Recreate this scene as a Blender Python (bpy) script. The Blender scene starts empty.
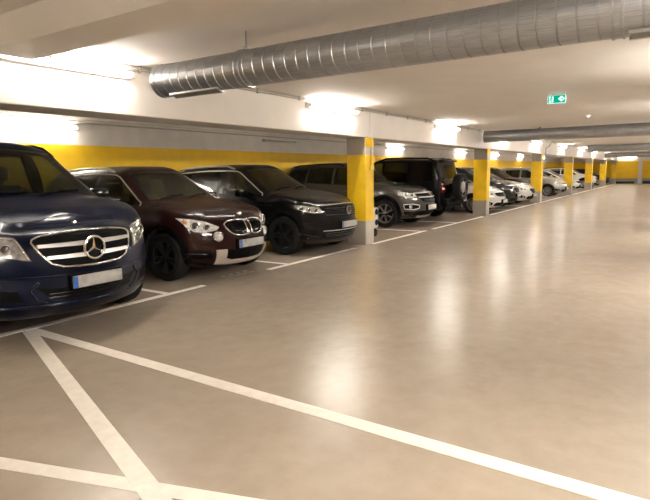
import bpy, bmesh, math, random
import numpy as np
from mathutils import Vector, Matrix
from mathutils.bvhtree import BVHTree

random.seed(7)
SC = bpy.context.scene
COL = SC.collection
PI = math.pi

# ------------------------------------------------------------------ materials
def new_mat(name):
    m = bpy.data.materials.new(name); m.use_nodes = True
    nt = m.node_tree; nt.nodes.clear()
    out = nt.nodes.new('ShaderNodeOutputMaterial')
    return m, nt, out

def principled(name, col, rough=0.5, metal=0.0, coat=0.0, noise=0.0, nscale=8.0, bump=0.0, bscale=60.0, spec=0.5, stretch=None):
    m, nt, out = new_mat(name)
    b = nt.nodes.new('ShaderNodeBsdfPrincipled')
    b.inputs['Base Color'].default_value = (*col, 1)
    b.inputs['Roughness'].default_value = rough
    b.inputs['Metallic'].default_value = metal
    b.inputs['Coat Weight'].default_value = coat
    b.inputs['Coat Roughness'].default_value = 0.03
    b.inputs['Specular IOR Level'].default_value = spec
    nt.links.new(b.outputs[0], out.inputs[0])
    if noise > 0 or bump > 0:
        tc = nt.nodes.new('ShaderNodeTexCoord')
        src = tc.outputs['Object']
        if stretch:
            mp = nt.nodes.new('ShaderNodeMapping'); mp.inputs['Scale'].default_value = stretch
            nt.links.new(src, mp.inputs[0]); src = mp.outputs[0]
    if noise > 0:
        n = nt.nodes.new('ShaderNodeTexNoise'); n.inputs['Scale'].default_value = nscale; n.inputs['Detail'].default_value = 6
        nt.links.new(src, n.inputs['Vector'])
        r = nt.nodes.new('ShaderNodeValToRGB')
        r.color_ramp.elements[0].position = 0.3; r.color_ramp.elements[1].position = 0.7
        r.color_ramp.elements[0].color = (*[c * (1 - noise) for c in col], 1)
        r.color_ramp.elements[1].color = (*[min(1, c * (1 + noise)) for c in col], 1)
        nt.links.new(n.outputs['Fac'], r.inputs[0]); nt.links.new(r.outputs[0], b.inputs['Base Color'])
    if bump > 0:
        n2 = nt.nodes.new('ShaderNodeTexNoise'); n2.inputs['Scale'].default_value = bscale; n2.inputs['Detail'].default_value = 4
        nt.links.new(src, n2.inputs['Vector'])
        bp = nt.nodes.new('ShaderNodeBump'); bp.inputs['Strength'].default_value = bump; bp.inputs['Distance'].default_value = 0.01
        nt.links.new(n2.outputs['Fac'], bp.inputs['Height']); nt.links.new(bp.outputs[0], b.inputs['Normal'])
    return m

def emission(name, col, strength):
    m, nt, out = new_mat(name)
    e = nt.nodes.new('ShaderNodeEmission'); e.inputs[0].default_value = (*col, 1); e.inputs[1].default_value = strength
    nt.links.new(e.outputs[0], out.inputs[0])
    return m

def glass_mat(name, tint, rough=0.02):
    m, nt, out = new_mat(name)
    t = nt.nodes.new('ShaderNodeBsdfTransparent'); t.inputs[0].default_value = (*tint, 1)
    g = nt.nodes.new('ShaderNodeBsdfGlossy'); g.inputs['Roughness'].default_value = rough
    f = nt.nodes.new('ShaderNodeFresnel'); 
    gb = nt.nodes.new('ShaderNodeNewGeometry'); mr = nt.nodes.new('ShaderNodeMapRange')     # same pane reflectance on both faces
    mr.inputs[3].default_value = 1.45; mr.inputs[4].default_value = 1 / 1.45
    nt.links.new(gb.outputs['Backfacing'], mr.inputs[0]); nt.links.new(mr.outputs[0], f.inputs[0])
    mx = nt.nodes.new('ShaderNodeMixShader')
    nt.links.new(f.outputs[0], mx.inputs[0]); nt.links.new(t.outputs[0], mx.inputs[1]); nt.links.new(g.outputs[0], mx.inputs[2])
    nt.links.new(mx.outputs[0], out.inputs[0])
    return m

def banded(name, stops, rough=0.6, noise=0.06, axis=2, nscale=3.0, bump=0.05):
    """painted bands by world height: stops = [(z_upper, colour), ...]"""
    m, nt, out = new_mat(name)
    b = nt.nodes.new('ShaderNodeBsdfPrincipled'); b.inputs['Roughness'].default_value = rough
    nt.links.new(b.outputs[0], out.inputs[0])
    geo = nt.nodes.new('ShaderNodeNewGeometry')
    sep = nt.nodes.new('ShaderNodeSeparateXYZ'); nt.links.new(geo.outputs['Position'], sep.inputs[0])
    mul = nt.nodes.new('ShaderNodeMath'); mul.operation = 'MULTIPLY'; mul.inputs[1].default_value = 1 / 4.0
    nt.links.new(sep.outputs[axis], mul.inputs[0])
    r = nt.nodes.new('ShaderNodeValToRGB'); r.color_ramp.interpolation = 'CONSTANT'
    els = r.color_ramp.elements
    z = 0.0
    for k, (zu, c) in enumerate(stops):
        if k == 0: e = els[0]; e.position = 0
        elif k == 1: e = els[1]; e.position = z / 4.0
        else: e = els.new(z / 4.0)
        e.color = (*c, 1); z = zu
    nt.links.new(mul.outputs[0], r.inputs[0])
    n = nt.nodes.new('ShaderNodeTexNoise'); n.inputs['Scale'].default_value = nscale; n.inputs['Detail'].default_value = 8
    nt.links.new(geo.outputs['Position'], n.inputs['Vector'])
    mr = nt.nodes.new('ShaderNodeMapRange'); mr.inputs[1].default_value = 0.3; mr.inputs[2].default_value = 0.7
    mr.inputs[3].default_value = 1 - noise; mr.inputs[4].default_value = 1 + noise
    nt.links.new(n.outputs['Fac'], mr.inputs[0])
    mixv = nt.nodes.new('ShaderNodeVectorMath'); mixv.operation = 'SCALE'
    nt.links.new(r.outputs[0], mixv.inputs[0]); nt.links.new(mr.outputs[0], mixv.inputs['Scale'])
    nt.links.new(mixv.outputs[0], b.inputs['Base Color'])
    n2 = nt.nodes.new('ShaderNodeTexNoise'); n2.inputs['Scale'].default_value = 45
    nt.links.new(geo.outputs['Position'], n2.inputs['Vector'])
    bp = nt.nodes.new('ShaderNodeBump'); bp.inputs['Strength'].default_value = bump; bp.inputs['Distance'].default_value = 0.01
    nt.links.new(n2.outputs['Fac'], bp.inputs['Height']); nt.links.new(bp.outputs[0], b.inputs['Normal'])
    return m

def floor_material():
    m, nt, out = new_mat('polished_concrete')
    b = nt.nodes.new('ShaderNodeBsdfPrincipled')
    b.inputs['Specular IOR Level'].default_value = 0.5
    nt.links.new(b.outputs[0], out.inputs[0])
    geo = nt.nodes.new('ShaderNodeNewGeometry')
    n1 = nt.nodes.new('ShaderNodeTexNoise'); n1.inputs['Scale'].default_value = 1.1; n1.inputs['Detail'].default_value = 5; n1.inputs['Roughness'].default_value = 0.55
    n2 = nt.nodes.new('ShaderNodeTexNoise'); n2.inputs['Scale'].default_value = 6.0; n2.inputs['Detail'].default_value = 6; n2.inputs['Roughness'].default_value = 0.6
    for n in (n1, n2): nt.links.new(geo.outputs['Position'], n.inputs['Vector'])
    add = nt.nodes.new('ShaderNodeMath'); add.operation = 'ADD'
    nt.links.new(n1.outputs['Fac'], add.inputs[0]); nt.links.new(n2.outputs['Fac'], add.inputs[1])
    r = nt.nodes.new('ShaderNodeValToRGB')
    r.color_ramp.elements[0].position = 0.25; r.color_ramp.elements[0].color = (*FLOOR_A, 1)
    r.color_ramp.elements[1].position = 0.75; r.color_ramp.elements[1].color = (*FLOOR_B, 1)
    hf = nt.nodes.new('ShaderNodeMath'); hf.operation = 'MULTIPLY'; hf.inputs[1].default_value = 0.5
    nt.links.new(add.outputs[0], hf.inputs[0]); nt.links.new(hf.outputs[0], r.inputs[0])
    nt.links.new(r.outputs[0], b.inputs['Base Color'])
    b.inputs['Roughness'].default_value = 0.27
    bp = nt.nodes.new('ShaderNodeBump'); bp.inputs['Strength'].default_value = 0.015; bp.inputs['Distance'].default_value = 0.01
    nt.links.new(n2.outputs['Fac'], bp.inputs['Height']); nt.links.new(bp.outputs[0], b.inputs['Normal'])
    return m

FLOOR_A = (0.285, 0.232, 0.178); FLOOR_B = (0.410, 0.342, 0.268)
YEL = (0.84, 0.53, 0.008); CONC = (0.36, 0.32, 0.27); WHT = (0.76, 0.715, 0.66)
LAMP_COL = (1.0, 0.945, 0.875)
M = {}
M['floor'] = floor_material()
M['ceiling'] = principled('white_painted_concrete', WHT, 0.75, noise=0.03, nscale=2, bump=0.05, bscale=30)
M['wall'] = banded('banded_wall_paint', [(0.5, CONC), (2.13, YEL), (9, WHT)], 0.55)
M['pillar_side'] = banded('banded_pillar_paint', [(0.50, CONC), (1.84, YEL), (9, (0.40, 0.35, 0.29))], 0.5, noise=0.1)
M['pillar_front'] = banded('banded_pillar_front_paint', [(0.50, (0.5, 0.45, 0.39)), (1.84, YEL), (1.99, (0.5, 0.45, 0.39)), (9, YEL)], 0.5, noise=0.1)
M['line'] = principled('road_paint', (0.86, 0.79, 0.70), 0.42, noise=0.07, nscale=14)
M['worn'] = principled('worn_road_paint', (0.36, 0.31, 0.25), 0.5, noise=0.3, nscale=25)
M['steel'] = principled('galvanised_steel', (0.37, 0.38, 0.39), 0.36, metal=0.9, noise=0.22, nscale=6, stretch=(40, 1, 40))
M['steel_dull'] = principled('dull_steel', (0.30, 0.29, 0.27), 0.5, metal=0.7)
M['grey_pipe'] = principled('grey_conduit', (0.45, 0.41, 0.36), 0.5)
M['tube'] = emission('lamp_tube_glow', LAMP_COL, 30)
M['fill_bays'] = emission('fill_glow_bays', LAMP_COL, 20)  # for the added, unseen lamps that lift the bays
M['fill_opp'] = emission('fill_glow_opposite', LAMP_COL, 168)  # added out-of-view fill for aisle and car fronts, stronger than the visible tubes
M['tube_dim'] = principled('unlit_tube', (0.45, 0.43, 0.40), 0.35)
M['white_enamel'] = principled('white_enamel', (0.8, 0.78, 0.74), 0.4)
M['sign_green'] = emission('exit_green_glow', (0.0, 0.42, 0.24), 0.26)
M['sign_white'] = emission('exit_white_glow', (0.70, 1.0, 0.90), 0.34)
M['rubber'] = principled('tyre_rubber', (0.007, 0.007, 0.007), 0.8, spec=0.25)
M['black'] = principled('black_plastic', (0.004, 0.004, 0.004), 0.55, spec=0.04)
M['black_gloss'] = principled('black_gloss', (0.004, 0.004, 0.004), 0.12, spec=0.3)
M['dark'] = principled('dark_interior', (0.018, 0.017, 0.016), 0.8)
M['seat'] = principled('seat_cloth', (0.05, 0.047, 0.044), 0.85)
M['chrome'] = principled('chrome', (0.75, 0.74, 0.72), 0.12, metal=1.0)
M['satin'] = principled('satin_aluminium', (0.62, 0.60, 0.57), 0.35, metal=0.85)
M['silver_plastic'] = principled('silver_plastic', (0.55, 0.51, 0.46), 0.35, metal=0.3)
M['alloy_dark'] = principled('dark_alloy', (0.05, 0.05, 0.05), 0.3, metal=0.8)
M['alloy'] = principled('alloy', (0.45, 0.44, 0.42), 0.3, metal=0.85)
M['glass'] = glass_mat('car_glass', (0.55, 0.58, 0.53))
M['glass_side'] = glass_mat('privacy_glass', (0.42, 0.44, 0.40))
M['glass_privacy'] = glass_mat('tinted_rear_glass', (0.22, 0.23, 0.21))
M['glass_dark'] = principled('dark_car_glass', (0.008, 0.009, 0.008), 0.05, coat=0.5)
M['lens'] = principled('headlamp_lens', (0.80, 0.78, 0.74), 0.14, metal=0.35, coat=1.0, noise=0.35, nscale=22)
M['lens_mid'] = principled('smoked_headlamp_lens', (0.36, 0.355, 0.34), 0.16, metal=0.5, coat=1.0, noise=0.45, nscale=20)
M['tube_end'] = emission('lamp_tube_glow_end', LAMP_COL, 9)
M['lens_dark'] = principled('headlamp_bowl', (0.10, 0.10, 0.10), 0.12, metal=0.5, coat=1.0)
M['amber'] = principled('amber_lens', (0.55, 0.16, 0.02), 0.2)
M['red'] = principled('red_lens', (0.22, 0.004, 0.004), 0.15, coat=1.0)
M['red_bright'] = principled('pale_red_lens', (0.75, 0.45, 0.40), 0.2)
M['plate'] = principled('plate_white', (0.36, 0.345, 0.32), 0.5, noise=0.22, nscale=11)
M['plate_blue'] = principled('plate_blue', (0.02, 0.10, 0.36), 0.4)
M['navy'] = principled('navy_paint', (0.0020, 0.0042, 0.0140), 0.3, metal=0.1, coat=0.38, spec=0.08)
M['brown'] = principled('dark_brown_paint', (0.0170, 0.0052, 0.0042), 0.3, metal=0.1, coat=0.38, spec=0.08)
M['black_paint'] = principled('black_paint', (0.0028, 0.0028, 0.0030), 0.3, coat=0.45, spec=0.08)
M['grey_paint'] = principled('grey_metallic_paint', (0.060, 0.053, 0.046), 0.32, metal=0.5, coat=0.8, spec=0.3)
M['white_paint'] = principled('white_paint', (0.62, 0.60, 0.56), 0.25, coat=1.0)
M['charcoal_paint'] = principled('charcoal_paint', (0.010, 0.010, 0.010), 0.3, metal=0.2, coat=0.7, spec=0.2)
M['maroon_paint'] = principled('maroon_paint', (0.022, 0.006, 0.005), 0.3, metal=0.1, coat=0.6, spec=0.15)
M['silver_paint'] = principled('silver_paint', (0.42, 0.41, 0.39), 0.28, metal=0.6, coat=1.0)

# ------------------------------------------------------------------ mesh helpers
class MB:
    def __init__(s): s.v = []; s.f = []; s.mi = []
    def add(s, vs, fs, mi=0):
        o = len(s.v); s.v += [tuple(v) for v in vs]
        s.f += [tuple(i + o for i in f) for f in fs]; s.mi += [mi] * len(fs); return s
    def box(s, c, d, mi=0, mat=None):
        x, y, z = c; a, b, e = d[0] / 2, d[1] / 2, d[2] / 2
        vs = [Vector((i * a, j * b, k * e)) for i in (-1, 1) for j in (-1, 1) for k in (-1, 1)]
        if mat: vs = [mat @ v for v in vs]
        vs = [v + Vector(c) for v in vs]
        return s.add(vs, [(0, 1, 3, 2), (4, 6, 7, 5), (0, 4, 5, 1), (2, 3, 7, 6), (0, 2, 6, 4), (1, 5, 7, 3)], mi)
    def bar(s, p, q, w, h, up=(0, 0, 1), mi=0):
        p, q = Vector(p), Vector(q); d = (q - p).normalized(); r = d.cross(Vector(up)).normalized(); u = r.cross(d)
        vs = [a + r * (i * w / 2) + u * (j * h / 2) for a in (p, q) for i in (-1, 1) for j in (-1, 1)]
        return s.add(vs, [(0, 1, 3, 2), (4, 6, 7, 5), (0, 4, 5, 1), (2, 3, 7, 6), (0, 2, 6, 4), (1, 5, 7, 3)], mi)
    def tube(s, pts, r, n=8, closed=False, mi=0, flat=1.0):
        pts = [Vector(p) for p in pts]; m = len(pts)
        rings = []; prev = None
        for k in range(m):
            a = pts[(k - 1) % m] if (closed or k > 0) else pts[k]
            b = pts[(k + 1) % m] if (closed or k < m - 1) else pts[k]
            d = (b - a).normalized() if (b - a).length > 1e-9 else Vector((1, 0, 0))
            if prev is None:
                ref = Vector((0, 0, 1)) if abs(d.z) < 0.9 else Vector((0, 1, 0))
                nrm = d.cross(ref).normalized()
            else:
                nrm = (prev - d * prev.dot(d)).normalized()
            prev = nrm; bn = d.cross(nrm)
            rr = r[k] if isinstance(r, (list, tuple)) else r
            rings.append([pts[k] + nrm * (rr * math.cos(2 * PI * j / n)) + bn * (rr * flat * math.sin(2 * PI * j / n)) for j in range(n)])
        vs = [v for ring in rings for v in ring]; fs = []
        for k in range(m if closed else m - 1):
            k2 = (k + 1) % m
            for j in range(n): fs.append((k * n + j, k * n + (j + 1) % n, k2 * n + (j + 1) % n, k2 * n + j))
        if not closed:
            fs.append(tuple(reversed(range(n)))); fs.append(tuple((m - 1) * n + j for j in range(n)))
        return s.add(vs, fs, mi)
    def lathe(s, prof, n=32, axis='y', c=(0, 0, 0), mi=0):
        """prof: list of (radius, along-axis), a closed loop in the half plane"""
        vs = []; fs = []; m = len(prof)
        for k in range(n):
            a = 2 * PI * k / n
            for (r, h) in prof:
                p = (r * math.cos(a), h, r * math.sin(a)) if axis == 'y' else ((h, r * math.cos(a), r * math.sin(a)) if axis == 'x' else (r * math.cos(a), r * math.sin(a), h))
                vs.append((p[0] + c[0], p[1] + c[1], p[2] + c[2]))
        for k in range(n):
            k2 = (k + 1) % n
            for j in range(m):
                j2 = (j + 1) % m
                fs.append((k * m + j, k * m + j2, k2 * m + j2, k2 * m + j))
        return s.add(vs, fs, mi)
    def mesh(s, name, mats, smooth=True, angle=35, recalc=True, bevel=0):
        me = bpy.data.meshes.new(name)
        me.from_pydata(s.v, [], s.f)
        for m in mats: me.materials.append(m)
        me.polygons.foreach_set('material_index', s.mi)
        bm = bmesh.new(); bm.from_mesh(me)
        bmesh.ops.remove_doubles(bm, verts=bm.verts, dist=1e-6)
        if bevel > 0:
            es = [e for e in bm.edges if len(e.link_faces) == 2 and e.calc_face_angle(0) > 0.6]
            bmesh.ops.bevel(bm, geom=es, offset=bevel, segments=2, affect='EDGES', profile=0.5)
        if recalc: bmesh.ops.recalc_face_normals(bm, faces=bm.faces)
        bm.to_mesh(me); bm.free()
        finish(me, smooth, angle)
        return me
    def build(s, name, mats, parent=None, **kw):
        if not isinstance(mats, (list, tuple)): mats = [mats]
        return link(name, s.mesh(name, mats, **kw), parent)

def finish(me, smooth=True, angle=35):
    me.polygons.foreach_set('use_smooth', [smooth] * len(me.polygons))
    if smooth: me.set_sharp_from_angle(angle=math.radians(angle))
    me.update()

def link(name, me, parent=None):
    o = bpy.data.objects.new(name, me); COL.objects.link(o)
    if parent: o.parent = parent
    return o

def empty(name, loc=(0, 0, 0), rz=0.0):
    o = bpy.data.objects.new(name, None); COL.objects.link(o)
    o.empty_display_size = 0.2
    o.location = loc; o.rotation_euler = (0, 0, rz); return o

def tag(o, label=None, cat=None, group=None, kind=None):
    if label: o['label'] = label
    if cat: o['category'] = cat
    if group: o['group'] = group
    if kind: o['kind'] = kind
    return o

def struct(o, label=None):
    o['kind'] = 'structure'
    if label: o['label'] = label
    return o

def copy_tree(o, parent=None):
    c = o.copy(); COL.objects.link(c)
    if parent: c.parent = parent
    for ch in list(o.children): copy_tree(ch, c)
    return c

# ------------------------------------------------------------------ interpolation
def pchip(x, y, xq):
    x = np.asarray(x, float); y = np.asarray(y, float)
    h = np.diff(x); h[h == 0] = 1e-9
    dl = np.diff(y) / h; n = len(x); d = np.zeros(n)
    for i in range(1, n - 1):
        if dl[i - 1] * dl[i] > 0:
            w1 = 2 * h[i] + h[i - 1]; w2 = h[i] + 2 * h[i - 1]
            d[i] = (w1 + w2) / (w1 / dl[i - 1] + w2 / dl[i])
    d[0] = dl[0]; d[-1] = dl[-1]
    xq = np.asarray(xq, float)
    i = np.clip(np.searchsorted(x, xq, side='right') - 1, 0, n - 2)
    t = (xq - x[i]) / h[i]
    return ((1 + 2 * t) * (1 - t) ** 2 * y[i] + t * (1 - t) ** 2 * h[i] * d[i] + t * t * (3 - 2 * t) * y[i + 1] + t * t * (t - 1) * h[i] * d[i + 1])

def resample(pts, n):
    pts = [np.array(p, float) for p in pts]
    cum = [0.0]
    for a, b in zip(pts[:-1], pts[1:]): cum.append(cum[-1] + np.linalg.norm(b - a))
    if cum[-1] < 1e-9: return [tuple(pts[0])] * (n + 1)
    q = np.linspace(0, cum[-1], n + 1)
    arr = np.array(pts)
    return [tuple(np.interp(v, cum, arr[:, k]) for k in range(arr.shape[1])) for v in q]

def lerp(a, b, t): return a + (b - a) * t

# ------------------------------------------------------------------ car body
class Car:
    """Car in local space: nose at x=0, tail at x=L, y sideways, z up."""
    def __init__(s, p, root_name, paint):
        s.p = p; s.paint = paint
        s.root = empty(root_name)
        s.net(); s.dense()

    def net(s):
        p = s.p; hw = p['W'] / 2; zb = p['zb']; L = p['L']
        xc, xr, zr, zc, zhf = p['xc'], p['xr'], p['zr'], p['zc'], p['zhf']
        bl = p.get('bulge', 0.26); zf = p['zbf']; zrb = p['zbr']; yr = p['yr']
        zre = p.get('zroofr', zr - 0.05); red = p.get('red', 0.085)
        z3n = p.get('z3n', zb + 0.30); z4n = p.get('z4n', zhf - 0.26)
        def hood(x):
            t = max(0, min(1, (x - 0.28) / (xc - 0.28))); return zhf + 0.02 + (zc - zhf - 0.02) * t ** p.get('hpow', 0.85)
        S = []
        # nose ring
        d = p.get('nose', [0.10, 0.03, 0.0, 0.015, 0.05, 0.10, 0.17])
        yf = p.get('yf', [0.58, 0.72, 0.78, 0.78, 0.72, 0.60, 0.32])
        S.append((bl, [(0.30, 0, zb)] + [(d[0], yf[0] * hw, zb + 0.005), (d[1], yf[1] * hw, zb + 0.11), (d[2], yf[2] * hw, z3n), (d[3], yf[3] * hw, z4n),
                   (d[4], yf[4] * hw, zhf - 0.10), (d[5], yf[5] * hw, zhf - 0.025), (d[6], yf[6] * hw, zhf + 0.01), (0.2, 0, hood(bl + 0.2))]))
        xs = [bl + 0.17, bl + 0.40, max(p['FO'] + 0.08, bl + 0.62)]
        xs[2] = min(xs[2], xc - 0.24); xs[1] = min(xs[1], lerp(xs[0], xs[2], 0.55))
        yy = [[0.66, 0.88, 0.925, 0.925, 0.875, 0.70, 0.37], [0.72, 0.95, 0.985, 0.98, 0.925, 0.74, 0.40], [0.73, 0.965, 1, 0.99, 0.935, 0.75, 0.41]]
        dx = [[0.10, 0.02, 0, 0, 0.01, 0.03, 0.08, 0.12, 0.14], [0] * 9, [0] * 9]
        for k in range(3):
            x = xs[k]; t = (x - bl) / (xc - bl); y = yy[k]
            zs = min(zf - 0.17, hood(x) - 0.17)
            X = [x + q for q in dx[k]]
            hz = [hood(q) for q in X]
            edge = lerp(0.085, 0.045, min(1, t * 1.3))
            S.append((x, [(dx[k][0], 0, zb), (dx[k][1], y[0] * hw, zb), (dx[k][2], y[1] * hw, zb + 0.10), (dx[k][3], y[2] * hw, lerp(z3n, p.get('z3', 0.60), t)),
                          (dx[k][4], y[3] * hw, lerp(z4n, zs, min(1, 0.35 + t))), (dx[k][5], y[4] * hw, hz[5] - edge), (dx[k][6], y[5] * hw, hz[6] - edge * 0.35), (dx[k][7], y[6] * hw, hz[7] - 0.008), (dx[k][8], 0, hz[8])]))
        low = lambda f=1.0: [(0, 0, zb), (0, 0.74 * hw * f, zb), (0, 0.97 * hw * f, zb + 0.10), (0, hw * f, p.get('z3', 0.60))]
        def st(x, f, z4, y5, z5, y6, z6, y7, z7, z8, dxs=None):
            a = low(f) + [(0, 0.985 * hw * f, z4), (0, y5, z5), (0, y6, z6), (0, y7, z7), (0, 0, z8)]
            if dxs: a = [(q, *b[1:]) for q, b in zip(dxs, a)]
            S.append((x, a))
        yb = 0.935 * hw
        st(xc - 0.10, 1, zf - 0.17, yb, zf - 0.01, 0.80 * hw, max(hood(xc - .1) - 0.02, zf + 0.005), 0.42 * hw, hood(xc - .1) - 0.006, hood(xc - .1))
        st(xc + 0.02, 1, zf - 0.17, yb, zf, 0.835 * hw, zf + 0.045, 0.45 * hw, zc + 0.01, zc + 0.02)
        y0 = 0.835 * hw
        for t in (0.35, 0.7):
            x = lerp(xc, xr, t); top = lerp(zc, zr, t ** 0.93)
            st(x, 1, lerp(zf, zrb, t * .2) - 0.17, yb, lerp(zf, zrb, t * .2), lerp(y0, yr, t), lerp(zf + 0.03, zr - red, t ** 1.06), lerp(0.45 * hw, 0.62 * yr, t), top - 0.022, top)
        def roof(x):
            if 'roofpts' in p: return float(pchip([q[0] for q in p['roofpts']], [q[1] for q in p['roofpts']], [x])[0])
            t = max(0, min(1, (x - xr) / (p['xre'] - xr))); return zr + 0.02 * math.sin(PI * min(1, t * 1.1)) * 1.0 + (zre - zr) * t ** 2
        s.roof = roof
        n = 4
        for k in range(n + 1):
            x = lerp(xr + 0.04, p['xre'], k / n); t = k / n
            yrr = lerp(yr, p.get('yrr', yr * 0.95), t)
            st(x, 1, lerp(zf, zrb, 0.2 + .8 * t) - 0.17, lerp(yb, p.get('ybr', yb * 0.985), t), lerp(zf, zrb, 0.2 + .8 * t), yrr, roof(x) - red, 0.66 * yrr, roof(x) - 0.018, roof(x))
        xg = p['xrg']; zd = p['zdeck']
        ybr = p.get('ybr', yb * 0.985)
        xm = lerp(p['xre'], xg, 0.55)
        st(xm, 0.99, zrb - 0.17, ybr * 0.985, zrb, lerp(p.get('yrr', yr * .95), 0.80 * hw, 0.5), lerp(roof(p['xre']) - red, zd + .01, 0.5), 0.5 * hw, lerp(roof(p['xre']), zd, 0.48), lerp(roof(p['xre']), zd, 0.46))
        st(xg, 0.96, zrb - 0.18, 0.88 * hw, min(zrb, zd) - 0.03, 0.76 * hw, zd - 0.005, 0.42 * hw, zd + 0.02, zd + 0.03, [-.02, -.01, 0, 0, 0, 0, 0, 0, 0])
        tb = L - p.get('tbulge', 0.07)
        tb = max(tb, xg + 0.03)
        st(tb, 0.88, zrb - 0.20, 0.80 * hw, min(zrb, zd) - 0.10, 0.66 * hw, zd - 0.06, 0.36 * hw, zd - 0.045, zd - 0.03, [-.04, -.02, 0, 0, -.005, -.01, -.01, -.01, -.01])
        s.S = S

    def dense(s):
        p = s.p; S = s.S; sub = p.get('sub', 4); step = p.get('step', 0.075)
        xb = [q[0] for q in S]
        xq = [xb[0]]
        for a, b in zip(xb[:-1], xb[1:]):
            n = max(1, int(round((b - a) / step)))
            xq += [lerp(a, b, (k + 1) / n) for k in range(n)]
        xq = np.array(xq)
        C = np.array([[(q[0] + a[0], a[1], a[2]) for a in q[1]] for q in S])     # ns,9,3
        D = np.zeros((len(xq), 9, 3))
        for i in range(9):
            for k in range(3): D[:, i, k] = pchip(xb, C[:, i, k], xq)
        s.ctrl = D; s.xq = xq
        J = 8 * sub
        R = np.zeros((len(xq), J + 1, 3))
        for a in range(len(xq)):
            P = D[a]
            ch = np.concatenate([[0], np.cumsum(np.maximum(0.02, np.linalg.norm(np.diff(P[:, 1:], axis=0), axis=1)))])
            q = np.concatenate([np.linspace(ch[i], ch[i + 1], sub, endpoint=False) for i in range(8)] + [[ch[8]]])
            # centripetal Catmull-Rom through the section with mirrored ends
            Pm = np.vstack([[P[1][0], -P[1][1], P[1][2]], P, [P[7][0], -P[7][1], P[7][2]]])
            cm = np.concatenate([[-(ch[1])], ch, [ch[8] + (ch[8] - ch[7])]])
            for k in range(3):
                tg = np.zeros(11)
                for i in range(1, 10):
                    h0 = cm[i] - cm[i - 1]; h1 = cm[i + 1] - cm[i]
                    d0 = (Pm[i, k] - Pm[i - 1, k]) / h0; d1 = (Pm[i + 1, k] - Pm[i, k]) / h1
                    tg[i] = (d0 * h1 + d1 * h0) / (h0 + h1)
                    if d0 * d1 <= 0 : tg[i] *= 0.35
                    lim = 2.2 * min(abs(d0), abs(d1)) + 0.12
                    tg[i] = max(-lim, min(lim, tg[i]))
                x_ = cm[1:10]; y_ = Pm[1:10, k]; d_ = tg[1:10]
                ii = np.clip(np.searchsorted(x_, q, side='right') - 1, 0, 7); h = x_[ii + 1] - x_[ii]; t = (q - x_[ii]) / h
                R[a, :, k] = (1 + 2 * t) * (1 - t) ** 2 * y_[ii] + t * (1 - t) ** 2 * h * d_[ii] + t * t * (3 - 2 * t) * y_[ii + 1] + t * t * (t - 1) * h * d_[ii + 1]
            R[a, 0, 1] = 0; R[a, J, 1] = 0
            R[a, 1:J, 1] = np.maximum(R[a, 1:J, 1], 0.004)
        vs = []; fs = []; n = len(xq); ring = 2 * J
        for a in range(n):
            vs += [tuple(R[a, j]) for j in range(J + 1)]
            vs += [(R[a, j, 0], -R[a, j, 1], R[a, j, 2]) for j in range(J - 1, 0, -1)]
        for a in range(n - 1):
            for j in range(ring):
                j2 = (j + 1) % ring
                fs.append((a * ring + j, a * ring + j2, (a + 1) * ring + j2, (a + 1) * ring + j))
        def cap(a, bul, sgn, m=10):
            ym = max(R[a, :, 1]); rows = [[a * ring]]
            for j in range(1, J):
                row = [a * ring + j]
                pl = R[a, j]; b = bul * min(1, (pl[1] / (0.75 * ym)) ) ** 2 if pl[1] < 0.75 * ym else bul
                b = bul * (pl[1] / ym) ** 2
                for k in range(1, m):
                    t = 1 - 2 * k / m
                    vs.append((pl[0] + sgn * b * (1 - t * t), pl[1] * t, pl[2])); row.append(len(vs) - 1)
                row.append(a * ring + (ring - j)); rows.append(row)
            rows.append([a * ring + J])
            for r0, r1 in zip(rows[:-1], rows[1:]):
                if len(r0) == 1:
                    for k in range(m): fs.append((r0[0], r1[k], r1[k + 1]))
                elif len(r1) == 1:
                    for k in range(m): fs.append((r0[k], r1[0], r0[k + 1]))
                else:
                    for k in range(m): fs.append((r0[k], r1[k], r1[k + 1], r0[k + 1]))
        cap(0, p.get('bulge', 0.26), -1)
        cap(n - 1, p.get('tbulge', 0.07), 1)
        bm = bmesh.new()
        bv = [bm.verts.new(v) for v in vs]; bm.verts.ensure_lookup_table()
        for f in fs:
            try: bm.faces.new([bv[i] for i in f])
            except ValueError: pass
        bmesh.ops.recalc_face_normals(bm, faces=bm.faces)
        if bm.calc_volume(signed=True) < 0: bmesh.ops.reverse_faces(bm, faces=bm.faces)
        s.nonman = len([e for e in bm.edges if len(e.link_faces) != 2])
        s.bvh = BVHTree.FromBMesh(bm)
        me = bpy.data.meshes.new('body'); bm.to_mesh(me); bm.free()
        s.me = me

    # curves on the net ------------------------------------------------
    def at(s, i, x, k):
        """coordinate k of control curve i at x"""
        X = s.ctrl[:, i, 0]; o = np.argsort(X)
        return float(np.interp(x, X[o], s.ctrl[:, i, k][o]))

    # projection --------------------------------------------------------
    def hit(s, u, v, ax):
        L = s.p['L']
        if ax == 'front': o, d = Vector((-1, u, v)), Vector((1, 0, 0))
        elif ax == 'rear': o, d = Vector((L + 1, u, v)), Vector((-1, 0, 0))
        elif ax == 'top': o, d = Vector((u, v, 4)), Vector((0, 0, -1))
        elif ax == 'sp': o, d = Vector((u, 3, v)), Vector((0, -1, 0))
        else: o, d = Vector((u, -3, v)), Vector((0, 1, 0))
        h = s.bvh.ray_cast(o, d)
        if h[0] is None:
            guess = {'front': Vector((0.3, u, v)), 'rear': Vector((L - .2, u, v)), 'top': Vector((u, v, s.p['zr'])), 'sp': Vector((u, .9, v)), 'sn': Vector((u, -.9, v))}[ax]
            h = s.bvh.find_nearest(guess); return h[0], -d
        return h[0], -d

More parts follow.
